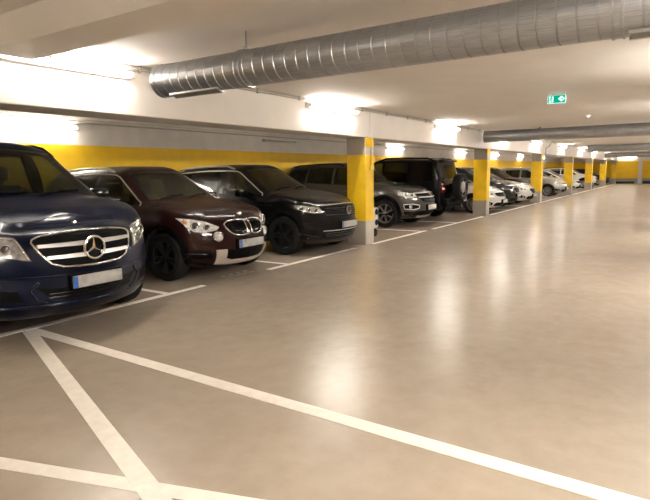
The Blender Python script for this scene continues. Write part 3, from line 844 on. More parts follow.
# ---- dark brown crossover ------------------------------------------
def build_brown():
    p = dict(L=4.47, W=1.81, zb=0.19, zhf=0.935, zc=1.125, xc=1.28, xr=2.10, zr=1.635, zroofr=1.59, xre=3.95, xrg=4.33, zdeck=1.08, zbf=1.02, zbr=1.09,
             yr=0.60, red=0.095, FO=0.86, WB=2.76, rw=0.345, bulge=0.30, z3n=0.46, z4n=0.70, z3=0.58, xcav=3.8, zfl=0.56, hood_x=0.30,
             nose=[0.06, 0.02, 0.0, 0.03, 0.06, 0.10, 0.15], wins=[(1.42, 2.50, 0, -0.02), (2.58, 3.42, -0.02, -0.1), (3.50, 4.02, -0.12, -0.25)], clear_front=True, step=0.06, sub=5)
    c = Car(p, 'suv', M['brown'])
    c.body(); c.wheel('twin', 'alloy_dark')
    finish_base(c, 'black', 'satin', M['black_gloss'], [1.45, 2.54, 3.48])
    c.win_trim(M['satin'])
    for sg in (1, -1):
        lo = [(0.045 * sg, 0.645), (0.16 * sg, 0.630), (0.28 * sg, 0.648), (0.335 * sg, 0.69)]
        hi = [(0.045 * sg, 0.840), (0.18 * sg, 0.852), (0.32 * sg, 0.835), (0.390 * sg, 0.800)]
        g = c.patch('kidney_grille', lo, hi, 'front', M['black'], off=0.006, thick=0.03, nu=14, nv=6)
        c.wire('grille_frame', lo + [(0.38 * sg, 0.75)] + hi[::-1], 0.013, 'front', M['chrome'], closed=True, off=0.012, n=44, parent=g)
        for k in range(9):
            y = sg * (0.075 + 0.031 * k); c.wire('grille_slat', [(y, 0.665 + 0.002 * k), (y, 0.825 - 0.003 * k)], 0.005, 'front', M['black_gloss'], off=0.012, n=5, parent=g)
    pass
    h, d = c.hit(0, 0.905, 'front')
    mb = MB(); mb.lathe([(0.0005, h.x + .02), (0.04, h.x + .02), (0.04, h.x - .010), (0.03, h.x - .014), (0.0005, h.x - .014)], 20, 'x', (0, 0, 0.905)); mb.build('badge', M['chrome'], c.root)
    headlamp(c, [(0.50, 0.725), (0.64, 0.700), (0.75, 0.715), (0.82, 0.79)], [(0.455, 0.765), (0.58, 0.845), (0.70, 0.878), (0.855, 0.905)],
             [(0.60, 0.765, 0.046), (0.725, 0.792, 0.060)], amber=([(0.80, 0.815), (0.825, 0.83)], [(0.80, 0.86), (0.838, 0.872)]))
    # round fog lights
    for sg in (1, -1):
        h, d = c.hit(0.49 * sg, 0.635, 'front'); nrm = Vector((-0.95, 0.3 * sg, 0)).normalized()
        q = Matrix.Translation(h) @ Vector((-1, 0, 0)).rotation_difference(nrm).to_matrix().to_4x4()
        mb = MB(); mb.lathe([(0.0005, .03), (0.072, .03), (0.072, -0.016), (0.058, -0.022), (0.052, -0.014), (0.0005, -0.022)], 24, 'x'); mb.v = [tuple(q @ Vector(v)) for v in mb.v]
        o = mb.build('fog_light', M['lens'], c.root)
        mb = MB(); mb.tube([tuple(q @ Vector((-0.016, 0.063 * math.cos(a), 0.063 * math.sin(a)))) for a in [2 * PI * k / 24 for k in range(24)]], 0.009, 6, True); mb.build('light_ring', M['chrome'], o)
    c.both('side_vent', [(0.56, 0.335), (0.70, 0.33), (0.86, 0.36)], [(0.60, 0.46), (0.72, 0.455), (0.88, 0.47)], 'front', M['black'], off=0.004, thick=0.03, nu=14, nv=4)
    for sg in (1, -1): c.wire('vent_bar', [(sg * .63, 0.40), (sg * .86, 0.415)], 0.012, 'front', M['black_gloss'], off=0.008, n=10)
    c.sym('lower_grille', [(0, 0.285), (0.28, 0.29), (0.36, 0.32)], [(0, 0.435), (0.40, 0.435)], 'front', M['black'], off=0.004, thick=0.03, nu=22, nv=4)
    # silver skid plate as a U
    c.sym('skid_plate', [(0, 0.215), (0.34, 0.215), (0.50, 0.235)], [(0, 0.285), (0.30, 0.29), (0.385, 0.32)], 'front', M['silver_plastic'], off=0.016, thick=0.03, nu=26, nv=4)
    c.both('skid_plate_end', [(0.385, 0.315), (0.50, 0.235)], [(0.40, 0.45), (0.535, 0.45)], 'front', M['silver_plastic'], off=0.016, thick=0.03, nu=6, nv=5)
    c.sym('bumper_lip', [(0, 0.19), (0.86, 0.20)], [(0, 0.215), (0.50, 0.235), (0.88, 0.315)], 'front', M['black'], off=0.003, thick=0.02, nu=30, nv=2)
    c.plate(0.46, 0.572, 0.52, off=0.0)
    return c

# ---- black crossover -------------------------------------------------
def build_black():
    p = dict(L=4.50, W=1.84, zb=0.20, zhf=0.99, zc=1.16, xc=1.28, xr=2.12, zr=1.675, zroofr=1.63, xre=4.00, xrg=4.36, zdeck=1.12, zbf=1.05, zbr=1.12,
             yr=0.62, red=0.095, FO=0.88, WB=2.70, rw=0.36, bulge=0.30, z3n=0.48, z4n=0.74, z3=0.62, xcav=3.85, zfl=0.58, hood_x=0.28,
             nose=[0.06, 0.01, 0.0, 0.02, 0.03, 0.07, 0.14], wins=[(1.42, 2.52, 0, -0.02), (2.60, 3.44, -0.02, -0.06), (3.52, 4.05, -0.08, -0.22)], clear_front=True, step=0.06, sub=5)
    c = Car(p, 'suv', M['black_paint'])
    c.body(); c.wheel('five', 'alloy_dark')
    finish_base(c, 'black', 'satin', M['black_gloss'], [1.45, 2.56, 3.50])
    c.win_trim(M['satin'])
    g = c.sym('grille', [(0, 0.70), (0.40, 0.705), (0.50, 0.72)], [(0, 0.90), (0.45, 0.895), (0.57, 0.875)], 'front', M['black'], off=0.006, thick=0.03, nu=26, nv=6)
    for z in (0.735, 0.775, 0.815, 0.855): c.wire('grille_bar', [(-0.52, z), (0, z - .003), (0.52, z)], 0.007, 'front', M['alloy_dark'] if z in (0.735, 0.855) else M['black_gloss'], off=0.014, n=26, parent=g)
    c.wire('bonnet_edge', [(-0.62, 0.905), (0, 0.925), (0.62, 0.905)], 0.009, 'front', M['satin'], off=0.0, n=30)
    h, d = c.hit(0, 0.80, 'front'); x = h.x - 0.03
    mb = MB(); mb.lathe([(0.0005, h.x), (0.075, h.x), (0.075, x + .004), (0.0005, x + .002)], 26, 'x', (0, 0, 0.80)); e = mb.build('badge', M['black_gloss'], g)
    mb = MB(); mb.tube([(x, 0.075 * math.cos(a), 0.80 + 0.075 * math.sin(a)) for a in [2 * PI * k / 28 for k in range(28)]], 0.008, 6, True)
    for pl in ([(-.035, .062), (0, .012), (.035, .062)], [(-.062, .035), (-.03, -.055), (0, .0), (.03, -.055), (.062, .035)]):
        for a, b in zip(pl[:-1], pl[1:]): mb.bar((x - .002, a[0], .80 + a[1]), (x - .002, b[0], .80 + b[1]), 0.011, 0.011, up=(1, 0, 0))
    mb.build('badge_letters', M['chrome'], e)
    headlamp(c, [(0.56, 0.775), (0.70, 0.77), (0.82, 0.80), (0.88, 0.84)], [(0.60, 0.885), (0.72, 0.895), (0.82, 0.915), (0.91, 0.935)],
             [(0.665, 0.828, 0.036), (0.76, 0.838, 0.036), (0.845, 0.865, 0.03)], drl=[(0.57, 0.785), (0.70, 0.782), (0.82, 0.81), (0.88, 0.85)], lens='lens_mid')
    c.sym('lower_grille', [(0, 0.30), (0.46, 0.305), (0.56, 0.33)], [(0, 0.43), (0.50, 0.43), (0.58, 0.42)], 'front', M['black'], off=0.004, thick=0.03, nu=26, nv=4)
    for z in (0.335, 0.365, 0.40): c.wire('grille_bar', [(-0.52, z), (0.52, z)], 0.006, 'front', M['alloy_dark'], off=0.008, n=26)
    c.both('side_vent', [(0.66, 0.33), (0.88, 0.36)], [(0.66, 0.46), (0.88, 0.50)], 'front', M['black'], off=0.004, thick=0.03, nu=12, nv=4)
    for sg in (1, -1):
        c.wire('chrome_trim', [(sg * .60, 0.345), (sg * .76, 0.37), (sg * .87, 0.41)], 0.007, 'front', M['alloy_dark'], off=0.01, n=12)
        c.wire('bumper_crease', [(sg * .60, 0.56), (sg * .75, 0.585), (sg * .87, 0.62)], 0.012, 'front', M['black_paint'], off=0.002, n=12)
    c.wire('chrome_trim', [(-0.58, 0.445), (0, 0.45), (0.58, 0.445)], 0.007, 'front', M['satin'], off=0.006, n=30)
    c.wire('bumper_lip', [(-0.86, 0.265), (-.5, .25), (0, 0.245), (.5, .25), (0.86, 0.265)], 0.011, 'front', M['alloy_dark'], off=0.004, n=34)
    c.plate(0.49, 0.602, 0.52, off=0.0)
    return c

# ---- grey SUV ---------------------------------------------------------
def build_grey():
    p = dict(L=4.78, W=1.87, zb=0.24, zhf=1.01, zc=1.19, xc=1.36, xr=2.22, zr=1.76, zroofr=1.72, xre=4.30, xrg=4.64, zdeck=1.2, zbf=1.09, zbr=1.19,
             yr=0.63, red=0.095, FO=0.98, WB=2.84, rw=0.385, bulge=0.28, z3n=0.54, z4n=0.78, z3=0.66, xcav=4.15, zfl=0.64, hood_x=0.30,
             wins=[(1.52, 2.60, 0, 0), (2.68, 3.55, 0, -0.02), (3.63, 4.42, -0.05, -0.25)], clear_front=True, step=0.07)
    c = Car(p, 'suv', M['grey_paint'])
    c.body(); c.wheel('seven', 'alloy')
    finish_base(c, 'black', 'black', M['grey_paint'], [1.52, 2.64, 3.58])
    g = c.sym('grille', [(0, 0.66), (0.32, 0.67), (0.40, 0.70)], [(0, 0.79), (0.36, 0.79), (0.50, 0.80)], 'front', M['black'], off=0.006, thick=0.03, nu=22, nv=4)
    for z in (0.70, 0.735): c.wire('grille_bar', [(-0.36, z), (0.36, z)], 0.007, 'front', M['alloy_dark'], off=0.010, n=20, parent=g)
    g2 = c.sym('upper_grille', [(0, 0.835), (0.42, 0.84), (0.52, 0.86)], [(0, 0.905), (0.42, 0.905), (0.55, 0.90)], 'front', M['black'], off=0.006, thick=0.03, nu=22, nv=3)
    c.wire('grille_frame', [(-0.58, 0.92), (0, 0.93), (0.58, 0.92)], 0.012, 'front', M['satin'], off=0.006, n=30)
    c.wire('grille_frame', [(-0.50, 0.815), (0, 0.81), (0.50, 0.815)], 0.015, 'front', M['satin'], off=0.006, n=30)
    mb = MB(); h, d = c.hit(0, 0.87, 'front'); mb.lathe([(0.0005, h.x), (0.06, h.x), (0.06, h.x - .03), (0.0005, h.x - .035)], 20, 'x', (0, 0, 0.87)); mb.build('badge', M['chrome'], g2)
    headlamp(c, [(0.56, 0.82), (0.70, 0.80), (0.82, 0.82), (0.90, 0.88)], [(0.58, 0.915), (0.70, 0.93), (0.82, 0.95), (0.92, 0.98)], [(0.66, 0.868, 0.042), (0.79, 0.882, 0.045)])
    for sg in (1, -1):
        lo = [(sg * .52, 0.52), (sg * .66, 0.49), (sg * .84, 0.51)]; hi = [(sg * .50, 0.60), (sg * .70, 0.64), (sg * .86, 0.63)]
        v = c.patch('fog_recess', lo, hi, 'front', M['black'], off=0.004, thick=0.03, nu=12, nv=4)
        c.wire('fog_frame', lo + hi[::-1], 0.014, 'front', M['satin'], closed=True, off=0.006, n=30, parent=v)
        c.disc('fog_light', (sg * .73, 0.565), 0.05, 'front', M['lens'], depth=0.02, parent=v)
    c.sym('lower_grille', [(0, 0.345), (0.40, 0.35), (0.50, 0.38)], [(0, 0.45), (0.46, 0.45), (0.52, 0.44)], 'front', M['black'], off=0.004, thick=0.03, nu=22, nv=4)
    c.sym('lower_bumper', [(0, 0.245), (0.60, 0.25)], [(0, 0.45), (0.60, 0.44)], 'front', M['black'], off=0.002, thick=0.03, nu=24, nv=4)
    c.sym('skid_plate', [(0, 0.25), (0.36, 0.25), (0.46, 0.27)], [(0, 0.31), (0.36, 0.312), (0.47, 0.325)], 'front', M['silver_plastic'], off=0.010, thick=0.03, nu=24, nv=3)
    c.both('bumper_lip', [(0.58, 0.25), (0.90, 0.28)], [(0.58, 0.42), (0.92, 0.46)], 'front', M['black'], off=0.003, thick=0.02, nu=12, nv=3)
    c.plate(0.47, 0.60, 0.52, off=0.0, blue=False)
    return c

# ---- black off-roader, tail towards the aisle ---------------------------
def build_offroader():
    p = dict(L=4.35, W=1.86, zb=0.32, zhf=1.08, zc=1.22, xc=1.35, xr=1.98, zr=1.88, zroofr=1.87, xre=4.10, xrg=4.26, zdeck=1.12, zbf=1.13, zbr=1.15,
             yr=0.70, yrr=0.69, red=0.08, FO=0.82, WB=2.62, rw=0.39, bulge=0.22, tbulge=0.04, z3n=0.56, z4n=0.82, z3=0.70, xcav=4.0, zfl=0.70,
             wins=[(1.62, 2.30, 0, 0), (2.40, 3.20, 0, 0), (3.30, 4.00, 0, -0.06)], clear_front=True, rwin=(1.24, 1.68, 0.60), step=0.07)
    c = Car(p, 'off_road_vehicle', M['black_paint'])
    c.body(rear_win=True, glass_side='glass_privacy'); c.wheel('five', 'alloy_dark')
    finish_base(c, 'black', None, M['black'], [1.45, 2.35, 3.25]); c.rails(M['black'], 0.025, 0.07)
    for sg in (1, -1):
        o = c.patch('tail_light', [(sg * .66, 0.86), (sg * .835, 0.86)], [(sg * .66, 1.16), (sg * .81, 1.16)], 'rear', M['red'], off=0.02, thick=0.05, nu=6, nv=6)
        c.patch('indicator', [(sg * .67, 0.94), (sg * .82, 0.94)], [(sg * .67, 1.00), (sg * .815, 1.00)], 'rear', M['red_bright'], off=0.026, thick=0.01, nu=4, nv=2, parent=o)
        c.patch('reversing_light', [(sg * .67, 1.08), (sg * .80, 1.08)], [(sg * .67, 1.12), (sg * .80, 1.12)], 'rear', M['lens'], off=0.026, thick=0.01, nu=4, nv=2, parent=o)
    # bumper
    mb = MB(); mb.box((p['L'] + 0.03, 0, 0.56), (0.22, 1.74, 0.22)); b = mb.build('rear_bumper', M['black'], c.root, bevel=0.05)
    mb = MB(); mb.box((p['L'] + 0.145, 0.70, 0.585), (0.012, 0.24, 0.11)); mb.build('bumper_reflector', M['plate'], b)
    mb = MB(); mb.box((p['L'] + 0.153, 0.67, 0.585), (0.008, 0.09, 0.06)); mb.build('reflector_mark', M['red'], b)
    mb = MB(); mb.box((p['L'] - 0.05, 0, 0.36), (0.16, 1.4, 0.14)); mb.box((p['L'] - .02, -.1, .33), (.3, .12, .1)); mb.build('tow_bar', M['black'], c.root, bevel=0.02)
    # spare wheel on the tailgate
    sp = link('spare_wheel', c.tyre, c.root); sp.location = (p['L'] + 0.25, -0.10, 1.0); sp.rotation_euler = (0, 0, -PI / 2); sp.scale = (1.06, 1.15, 1.06)
    r = link('spare_rim', c.rim_me, sp)
    mb = MB(); mb.lathe([(0.0005, 0.0), (0.17, 0.0), (0.17, 0.085), (0.12, 0.11), (0.0005, 0.11)], 24); mb.build('wheel_cap', M['steel_dull'], sp)
    mb = MB(); mb.box((p['L'] + 0.06, -0.10, 0.985), (0.26, 0.24, 0.24)); mb.build('wheel_carrier', M['black'], c.root, bevel=0.02)
    h, d = c.hit(0, 1.72, 'rear')
    mb = MB(); mb.box((h.x - .04, 0, 1.79), (0.30, 1.20, 0.05)); s_ = mb.build('roof_spoiler', M['black_paint'], c.root, bevel=0.02)
    mb = MB(); mb.box((h.x + 0.105, 0, 1.79), (0.02, 0.30, 0.025)); mb.build('brake_light', M['red'], s_)
    c.sym('front_grille', [(0, 0.70), (0.5, 0.70)], [(0, 0.92), (0.55, 0.92)], 'front', M['black'])
    headlamp(c, [(0.6, 0.74), (0.85, 0.76)], [(0.62, 0.92), (0.86, 0.93)], [])
    return c

# ---- cars further along -------------------------------------------------
def build_car(name, paint, kind='hatch', wheel='multi', grille=None, lod=1, cavity=True, lamp='lens', rimmat='alloy', dark_top=False):
    K = dict(
        hatch=dict(L=4.30, W=1.80, zb=0.17, zhf=0.82, zc=1.01, xc=1.15, xr=2.05, zr=1.47, zroofr=1.42, xre=3.75, xrg=4.18, zdeck=1.0, zbf=0.92, zbr=0.99, yr=0.57, red=0.085, FO=0.88, WB=2.62, rw=0.325, bulge=0.30, xcav=3.6, zfl=0.5,
                   wins=[(1.30, 2.35, 0, 0), (2.43, 3.30, 0, -0.1)]),
        sedan=dict(L=4.75, W=1.84, zb=0.17, zhf=0.83, zc=1.02, xc=1.30, xr=2.25, zr=1.47, zroofr=1.40, xre=3.55, xrg=4.25, zdeck=1.08, zbf=0.93, zbr=1.0, yr=0.57, red=0.085, FO=0.92, WB=2.80, rw=0.335, bulge=0.30, xcav=3.4, zfl=0.5,
                   wins=[(1.46, 2.55, 0, 0), (2.63, 3.50, 0, -0.12)]),
        tall=dict(L=4.25, W=1.80, zb=0.18, zhf=0.86, zc=1.10, xc=1.05, xr=2.00, zr=1.60, zroofr=1.55, xre=3.75, xrg=4.12, zdeck=1.05, zbf=0.98, zbr=1.05, yr=0.60, red=0.09, FO=0.85, WB=2.60, rw=0.325, bulge=0.30, xcav=3.6, zfl=0.55,
                  wins=[(1.20, 2.30, 0, 0), (2.38, 3.25, 0, -0.06), (3.33, 3.80, -0.08, -0.2)]),
        suv=dict(L=4.45, W=1.83, zb=0.21, zhf=0.95, zc=1.12, xc=1.25, xr=2.05, zr=1.62, zroofr=1.57, xre=3.95, xrg=4.32, zdeck=1.1, zbf=1.02, zbr=1.1, yr=0.61, red=0.09, FO=0.88, WB=2.66, rw=0.35, bulge=0.28, xcav=3.8, zfl=0.55,
                 wins=[(1.40, 2.50, 0, 0), (2.58, 3.42, 0, -0.08)]))
    p = dict(K[kind]); p['clear_front'] = True; p['step'] = 0.09 if lod else 0.13; p['sub'] = 4 if lod else 3
    c = Car(p, name, paint)
    c.body(cavity=cavity, glass='glass' if cavity else 'glass_dark', glass_side='glass_side' if cavity else 'glass_dark')
    c.wheel(wheel, rimmat)
    if dark_top:
        a, b_ = p['xr'] - 0.02, p['xre'] - 0.05
        c.patch('roof', [(a, -.52), (b_, -.50)], [(a, .52), (b_, .50)], 'top', M['black_gloss'], off=0.004, thick=0.01, nu=16, nv=10)
        up = [(x, c.at(6, x, 2) + 0.03) for x in np.linspace(p['xc'] + .3, p['xre'], 12)]
        lo = [(x, c.at(5, x, 2) + 0.02) for x in np.linspace(p['xc'] + .12, p['xre'] + .1, 12)]
        c.both('window_surround', lo, up, 'side', M['black_gloss'], off=0.002, thick=0.01, nu=22, nv=6)
    z = p['zhf']; zz = lambda k: z + k
    c.mirrors(paint)
    if kind in ('suv',): c.arches(M['black']); c.sill(M['black']); c.rails(M['black'])
    else: c.sill(M['black'], 0.07)
    if lod: c.doors([p['wins'][0][0] + .04, p['wins'][0][1] + .04, p['wins'][1][1] + .05], p['zb'] + 0.14); c.hood()
    gs = grille or 'wide'
    if gs == 'wide':
        g = c.sym('grille', [(0, zz(-.25)), (0.38, zz(-.245)), (0.47, zz(-.21))], [(0, zz(-.11)), (0.44, zz(-.115)), (0.52, zz(-.14))], 'front', M['black'], off=0.006, thick=0.03, nu=20, nv=4)
        for k in (-.21, -.17): c.wire('grille_bar', [(-0.44, zz(k)), (0.44, zz(k))], 0.007, 'front', M['alloy_dark'], off=0.010, n=20, parent=g)
        c.wire('grille_frame', [(-0.50, zz(-.10)), (0, zz(-.095)), (0.50, zz(-.10))], 0.010, 'front', M['satin'], off=0.006, n=24, parent=g)
    elif gs == 'hex':
        lo, hi = [(0, zz(-.36)), (0.26, zz(-.36)), (0.36, zz(-.25))], [(0, zz(-.13)), (0.34, zz(-.135)), (0.43, zz(-.17))]
        g = c.sym('grille', lo, hi, 'front', M['black'], off=0.006, thick=0.03, nu=20, nv=5)
        for k in (-.31, -.26, -.21, -.17): c.wire('grille_bar', [(-0.32, zz(k)), (0.32, zz(k))], 0.008, 'front', M['alloy_dark'], off=0.010, n=18, parent=g)
        c.wire('grille_frame', [(-a, b) for a, b in lo[::-1]] + lo[1:] + hi[::-1] + [(-a, b) for a, b in hi[1:]], 0.010, 'front', M['satin'], closed=True, off=0.008, n=50, parent=g)
    elif gs == 'slim':
        g = c.sym('grille', [(0, zz(-.20)), (0.46, zz(-.19))], [(0, zz(-.13)), (0.52, zz(-.15))], 'front', M['black'], off=0.006, thick=0.03, nu=20, nv=3)
    mb = MB(); h, d = c.hit(0, zz(-.165), 'front'); mb.lathe([(0.0005, h.x), (0.05, h.x), (0.05, h.x - .028), (0.0005, h.x - .032)], 18, 'x', (0, 0, zz(-.165))); mb.build('badge', M['chrome'], g)
    headlamp(c, [(0.50, zz(-.21)), (0.68, zz(-.22)), (0.84, zz(-.16))], [(0.55, zz(-.115)), (0.70, zz(-.085)), (0.88, zz(-.035))], [(0.62, zz(-.16), 0.04), (0.75, zz(-.145), 0.042)] if lod else [], lens=lamp, drl=[(0.52, zz(-.205)), (0.68, zz(-.215)), (0.83, zz(-.16))])
    c.sym('lower_grille', [(0, p['zb'] + .06), (0.42, p['zb'] + .07), (0.54, p['zb'] + .1)], [(0, p['zb'] + .20), (0.44, p['zb'] + .20), (0.50, p['zb'] + .19)], 'front', M['black'], off=0.004, thick=0.03, nu=20, nv=4)
    c.both('fog_recess', [(0.60, p['zb'] + .10), (0.82, p['zb'] + .15)], [(0.60, p['zb'] + .19), (0.84, p['zb'] + .27)], 'front', M['black'], off=0.004, thick=0.03, nu=8, nv=4)
    for sg in (1, -1): c.disc('fog_light', (sg * .68, p['zb'] + .165), 0.035, 'front', M['lens'], depth=0.012)
    c.plate(zz(-.47) if gs != 'hex' else zz(-.50), zz(-.36) if gs != 'hex' else zz(-.39), 0.52, off=0.0)
    return c

# ------------------------------------------------------------------ place the cars
van = build_van()
van.place(3.04, 4.64, label='dark navy van with a wide two-bar chrome grille and round star emblem', cat='van')
brown = build_brown()
brown.place(5.91, 5.20, label='dark brown SUV with kidney grilles, round fog lamps and a silver skid plate', cat='car')
black = build_black()
black.place(8.68, 5.19, label='black SUV with a slatted grille and blue-banded plate beside the nearest pillar', cat='car')
grey = build_grey()
grey.place(13.85, 5.66, label='dark grey metallic SUV with framed fog lamps, just beyond the nearest pillar', cat='car')
off = build_offroader()
off.place(16.20, 5.92, reverse=True, label='black off-roader parked tail out with a spare wheel on its tailgate', cat='car')
w1 = build_car('car', M['white_paint'], 'hatch', 'multi', 'wide')
w1.place(19.50, 5.22, label='white car half hidden by the second pillar, next to the black off-roader', cat='car')
c8 = build_car('suv', M['charcoal_paint'], 'suv', 'multi', 'hex', cavity=False, lamp='lens_dark')
c8.place(22.05, 5.38, label='charcoal SUV squeezed between two white cars, only its nose showing', cat='car')
w2 = build_car('car', M['white_paint'], 'sedan', 'multi', 'hex', cavity=False, dark_top=True)
w2.place(24.55, 5.32, label='white car with a black six-sided grille just before the third pillar', cat='car')
w6 = build_car('car', M['maroon_paint'], 'suv', 'multi', 'wide')
w6.place(27.45, 5.85, label='dark maroon car behind the white car, its nose hidden by the third pillar', cat='car')
s1 = build_car('car', M['silver_paint'], 'tall', 'multi', 'slim', cavity=True)
s1.place(32.55, 5.35, label='silver hatchback with its side and front wheel showing past the third pillar', cat='car')
w3 = build_car('car', M['white_paint'], 'hatch', 'multi', 'wide', lod=0, cavity=False)
w3.place(38.50, 5.50, label='small white car with dark lamps between the fourth and fifth pillars', cat='car')
w4 = build_car('car', M['white_paint'], 'suv', 'multi', 'hex', lod=0, cavity=False)
w4.place(46.6, 5.5, label='distant white car showing as a sliver between the fifth and sixth pillars', cat='car')
w5 = build_car('car', M['charcoal_paint'], 'hatch', 'multi', 'wide', lod=0, cavity=False)
w5.place(54.8, 5.5, label='distant dark car beside the last pillars before the end wall', cat='car')

# small white wheeled cart peeking out behind the first pillar
ct = empty('cart', (10.93, 6.12, 0)); tag(ct, 'small white cart with dark openings, mostly hidden behind the nearest pillar', 'cart')
mb = MB(); mb.box((0, 0, 0.44), (0.52, 0.5, 0.52)); mb.box((0, .05, .73), (0.44, .36, .08)); mb.build('body', M['white_paint'], ct, bevel=0.07)
for z in (0.34, 0.58):
    mb = MB(); mb.tube([(0.262, -0.09 + 0.08 * math.cos(a), z + 0.07 * math.sin(a)) for a in [2 * PI * k / 16 for k in range(16)]], 0.014, 6, True); mb.lathe([(0.0005, 0.255), (0.08, 0.255), (0.08, 0.264), (0.0005, 0.264)], 16, 'x', (0, -0.09, z)); mb.build('opening', M['black'], ct)
    mb = MB(); mb.lathe([(0.0005, -0.245), (0.07, -0.245), (0.07, -0.256), (0.0005, -0.256)], 16, 'y', (0.12, 0, z)); mb.build('opening', M['black'], ct)
for x in (-.18, .18):
    for y in (-.17, .17):
        mb = MB(); mb.lathe([(0.0005, -.025), (0.09, -.025), (0.09, .025), (0.0005, .025)], 16, 'y', (x, y, 0.09)); mb.bar((x, y, .09), (x, y, .22), .03, .06, up=(0, 1, 0)); mb.build('wheel', M['rubber'], ct)

# ------------------------------------------------------------------ room shell
X0, X1, Y0, Y1, HC = -7.0, 60.0, -8.0, 10.6, 2.75
def slab(name, c, d, mat, label=None):
    mb = MB(); mb.box(c, d); o = mb.build(name, mat, smooth=False); return struct(o, label)
slab('floor', ((X0 + X1) / 2, (Y0 + Y1) / 2, -0.1), (X1 - X0 + .6, Y1 - Y0 + .6, 0.2), M['floor'], 'polished beige concrete floor')
slab('ceiling', ((X0 + X1) / 2, (Y0 + Y1) / 2, HC + 0.1), (X1 - X0 + .6, Y1 - Y0 + .6, 0.2), M['ceiling'], 'white painted concrete ceiling')
slab('wall_back', ((X0 + X1) / 2, Y1 + .1, HC / 2), (X1 - X0 + .6, 0.2, HC), M['wall'], 'wall behind the parked cars with a broad yellow band')
slab('wall_end', (X1 + .1, (Y0 + Y1) / 2, HC / 2), (0.2, Y1 - Y0, HC), M['wall'], 'distant yellow end wall over a grey base')
slab('wall_right', ((X0 + X1) / 2, Y0 - .1, HC / 2), (X1 - X0 + .6, 0.2, HC), M['wall'])
slab('wall_near', (X0 - .1, (Y0 + Y1) / 2, HC / 2), (0.2, Y1 - Y0, HC), M['wall'])
# beam along the fronts of the bays
YB = 5.37
mb = MB(); mb.box(((X0 + X1) / 2, YB + 0.28, (2.185 + HC) / 2), (X1 - X0, 0.56, HC - 2.185)); struct(mb.build('beam_front', M['ceiling'], bevel=0.015, angle=20), 'long white concrete beam over the bay fronts')
# cross beam with a splayed side
mb = MB()
pr = [(2.26, HC + .03), (2.50, 2.60), (2.93, 2.60), (2.96, HC + .03)]
ya, yb = YB + .1, Y0
vs = [(x, y, z) for y in (ya, yb) for x, z in pr]
mb.add(vs, [(0, 1, 2, 3), (7, 6, 5, 4), (0, 4, 5, 1), (1, 5, 6, 2), (2, 6, 7, 3), (3, 7, 4, 0)])
struct(mb.build('beam_cross', M['ceiling'], smooth=False), 'shallow cross beam over the near end of the aisle')
# tray along the top of the back wall
slab('trim_1', ((X0 + X1) / 2, Y1 - 0.06, HC - 0.045), (X1 - X0, 0.12, 0.09), M['ceiling'])
slab('trim_2', ((X0 + X1) / 2, Y1 - 0.025, HC - 0.15), (X1 - X0, 0.05, 0.03), M['grey_pipe'])
# end wall pilaster and dark bumper strips
slab('trim_3', (X1 - 0.1, 3.45, 1.2), (0.2, 0.34, 2.4), M['ceiling'])
slab('trim_4', (X1 - 0.08, 4.85, 0.10), (0.16, 1.9, 0.20), M['dark'])
slab('trim_5', (X1 - 0.08, 2.45, 0.12), (0.16, 1.5, 0.24), M['dark'])

# pillars
PX = [9.65 + 8.14 * k for k in range(-1, 7)]
plab = {0: 'nearest yellow pillar with grey foot, beside the black SUV', 1: 'second yellow pillar along the aisle, by the black off-roader', 2: 'third yellow pillar along the aisle, between white and silver cars',
        3: 'fourth yellow pillar along the aisle, just past the silver hatchback', 4: 'fifth yellow pillar along the aisle', 5: 'sixth yellow pillar along the aisle', 6: 'last yellow pillar before the end wall'}
for k, x in enumerate(PX):
    mb = MB(); mb.box((x + 0.185, YB + 0.225, 2.19 / 2), (0.35, 0.45, 2.19)); 
    # the face towards the aisle and its chamfer carry the yellow top
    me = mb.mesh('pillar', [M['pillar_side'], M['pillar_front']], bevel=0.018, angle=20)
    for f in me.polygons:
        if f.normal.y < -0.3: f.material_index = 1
    o = link('pillar', me); struct(o, plab.get(k - 1))

# ------------------------------------------------------------------ floor markings
def stripe(name, p, q, w, mat='line', z=0.003):
    p, q = Vector((*p, 0)), Vector((*q, 0)); d = (q - p).normalized(); n = Vector((-d.y, d.x, 0)) * w / 2
    mb = MB(); vs = [p - n, q - n, q + n, p + n]
    vs = [(v.x, v.y, 0.0) for v in vs] + [(v.x, v.y, z) for v in vs]
    mb.add(vs, [(0, 3, 2, 1), (4, 5, 6, 7), (0, 1, 5, 4), (1, 2, 6, 5), (2, 3, 7, 6), (3, 0, 4, 7)])
    return struct(mb.build(name, M[mat], smooth=False))
for a, b in [(-4, 5.10), (6.48, 9.2), (9.9, 12.75), (13.2, 17.4), (18.2, 25.2), (25.7, 33.5), (34.0, 59)]:
    stripe('road_marking', (a, 5.36), (b, 5.36), 0.10)
for x in (1.96, 4.50, 7.03, 12.58, 15.12, 20.7, 23.25, 28.8, 31.4, 37.0, 39.6, 45, 47.6):
    stripe('road_marking', (x, 5.40), (x, 10.4), 0.085)
stripe('road_marking', (2.71, 5.30), (2.585, -3.0), 0.115, z=0.0034)
stripe('road_marking', (2.672, 5.27), (1.43, 1.76), 0.112, z=0.0028)
stripe('road_marking', (0.95, 3.947), (1.95, 0.77), 0.095, z=0.0022)
# worn stencil at the mouth of a bay
for k in range(4):
    x = 5.68 + 0.16 * k
    stripe('road_marking', (x, 5.47), (x + 0.10, 5.47), 0.03, 'worn'); stripe('road_marking', (x, 5.47), (x, 5.62), 0.03, 'worn', z=0.0024); stripe('road_marking', (x, 5.61), (x + 0.10, 5.61), 0.03, 'worn')

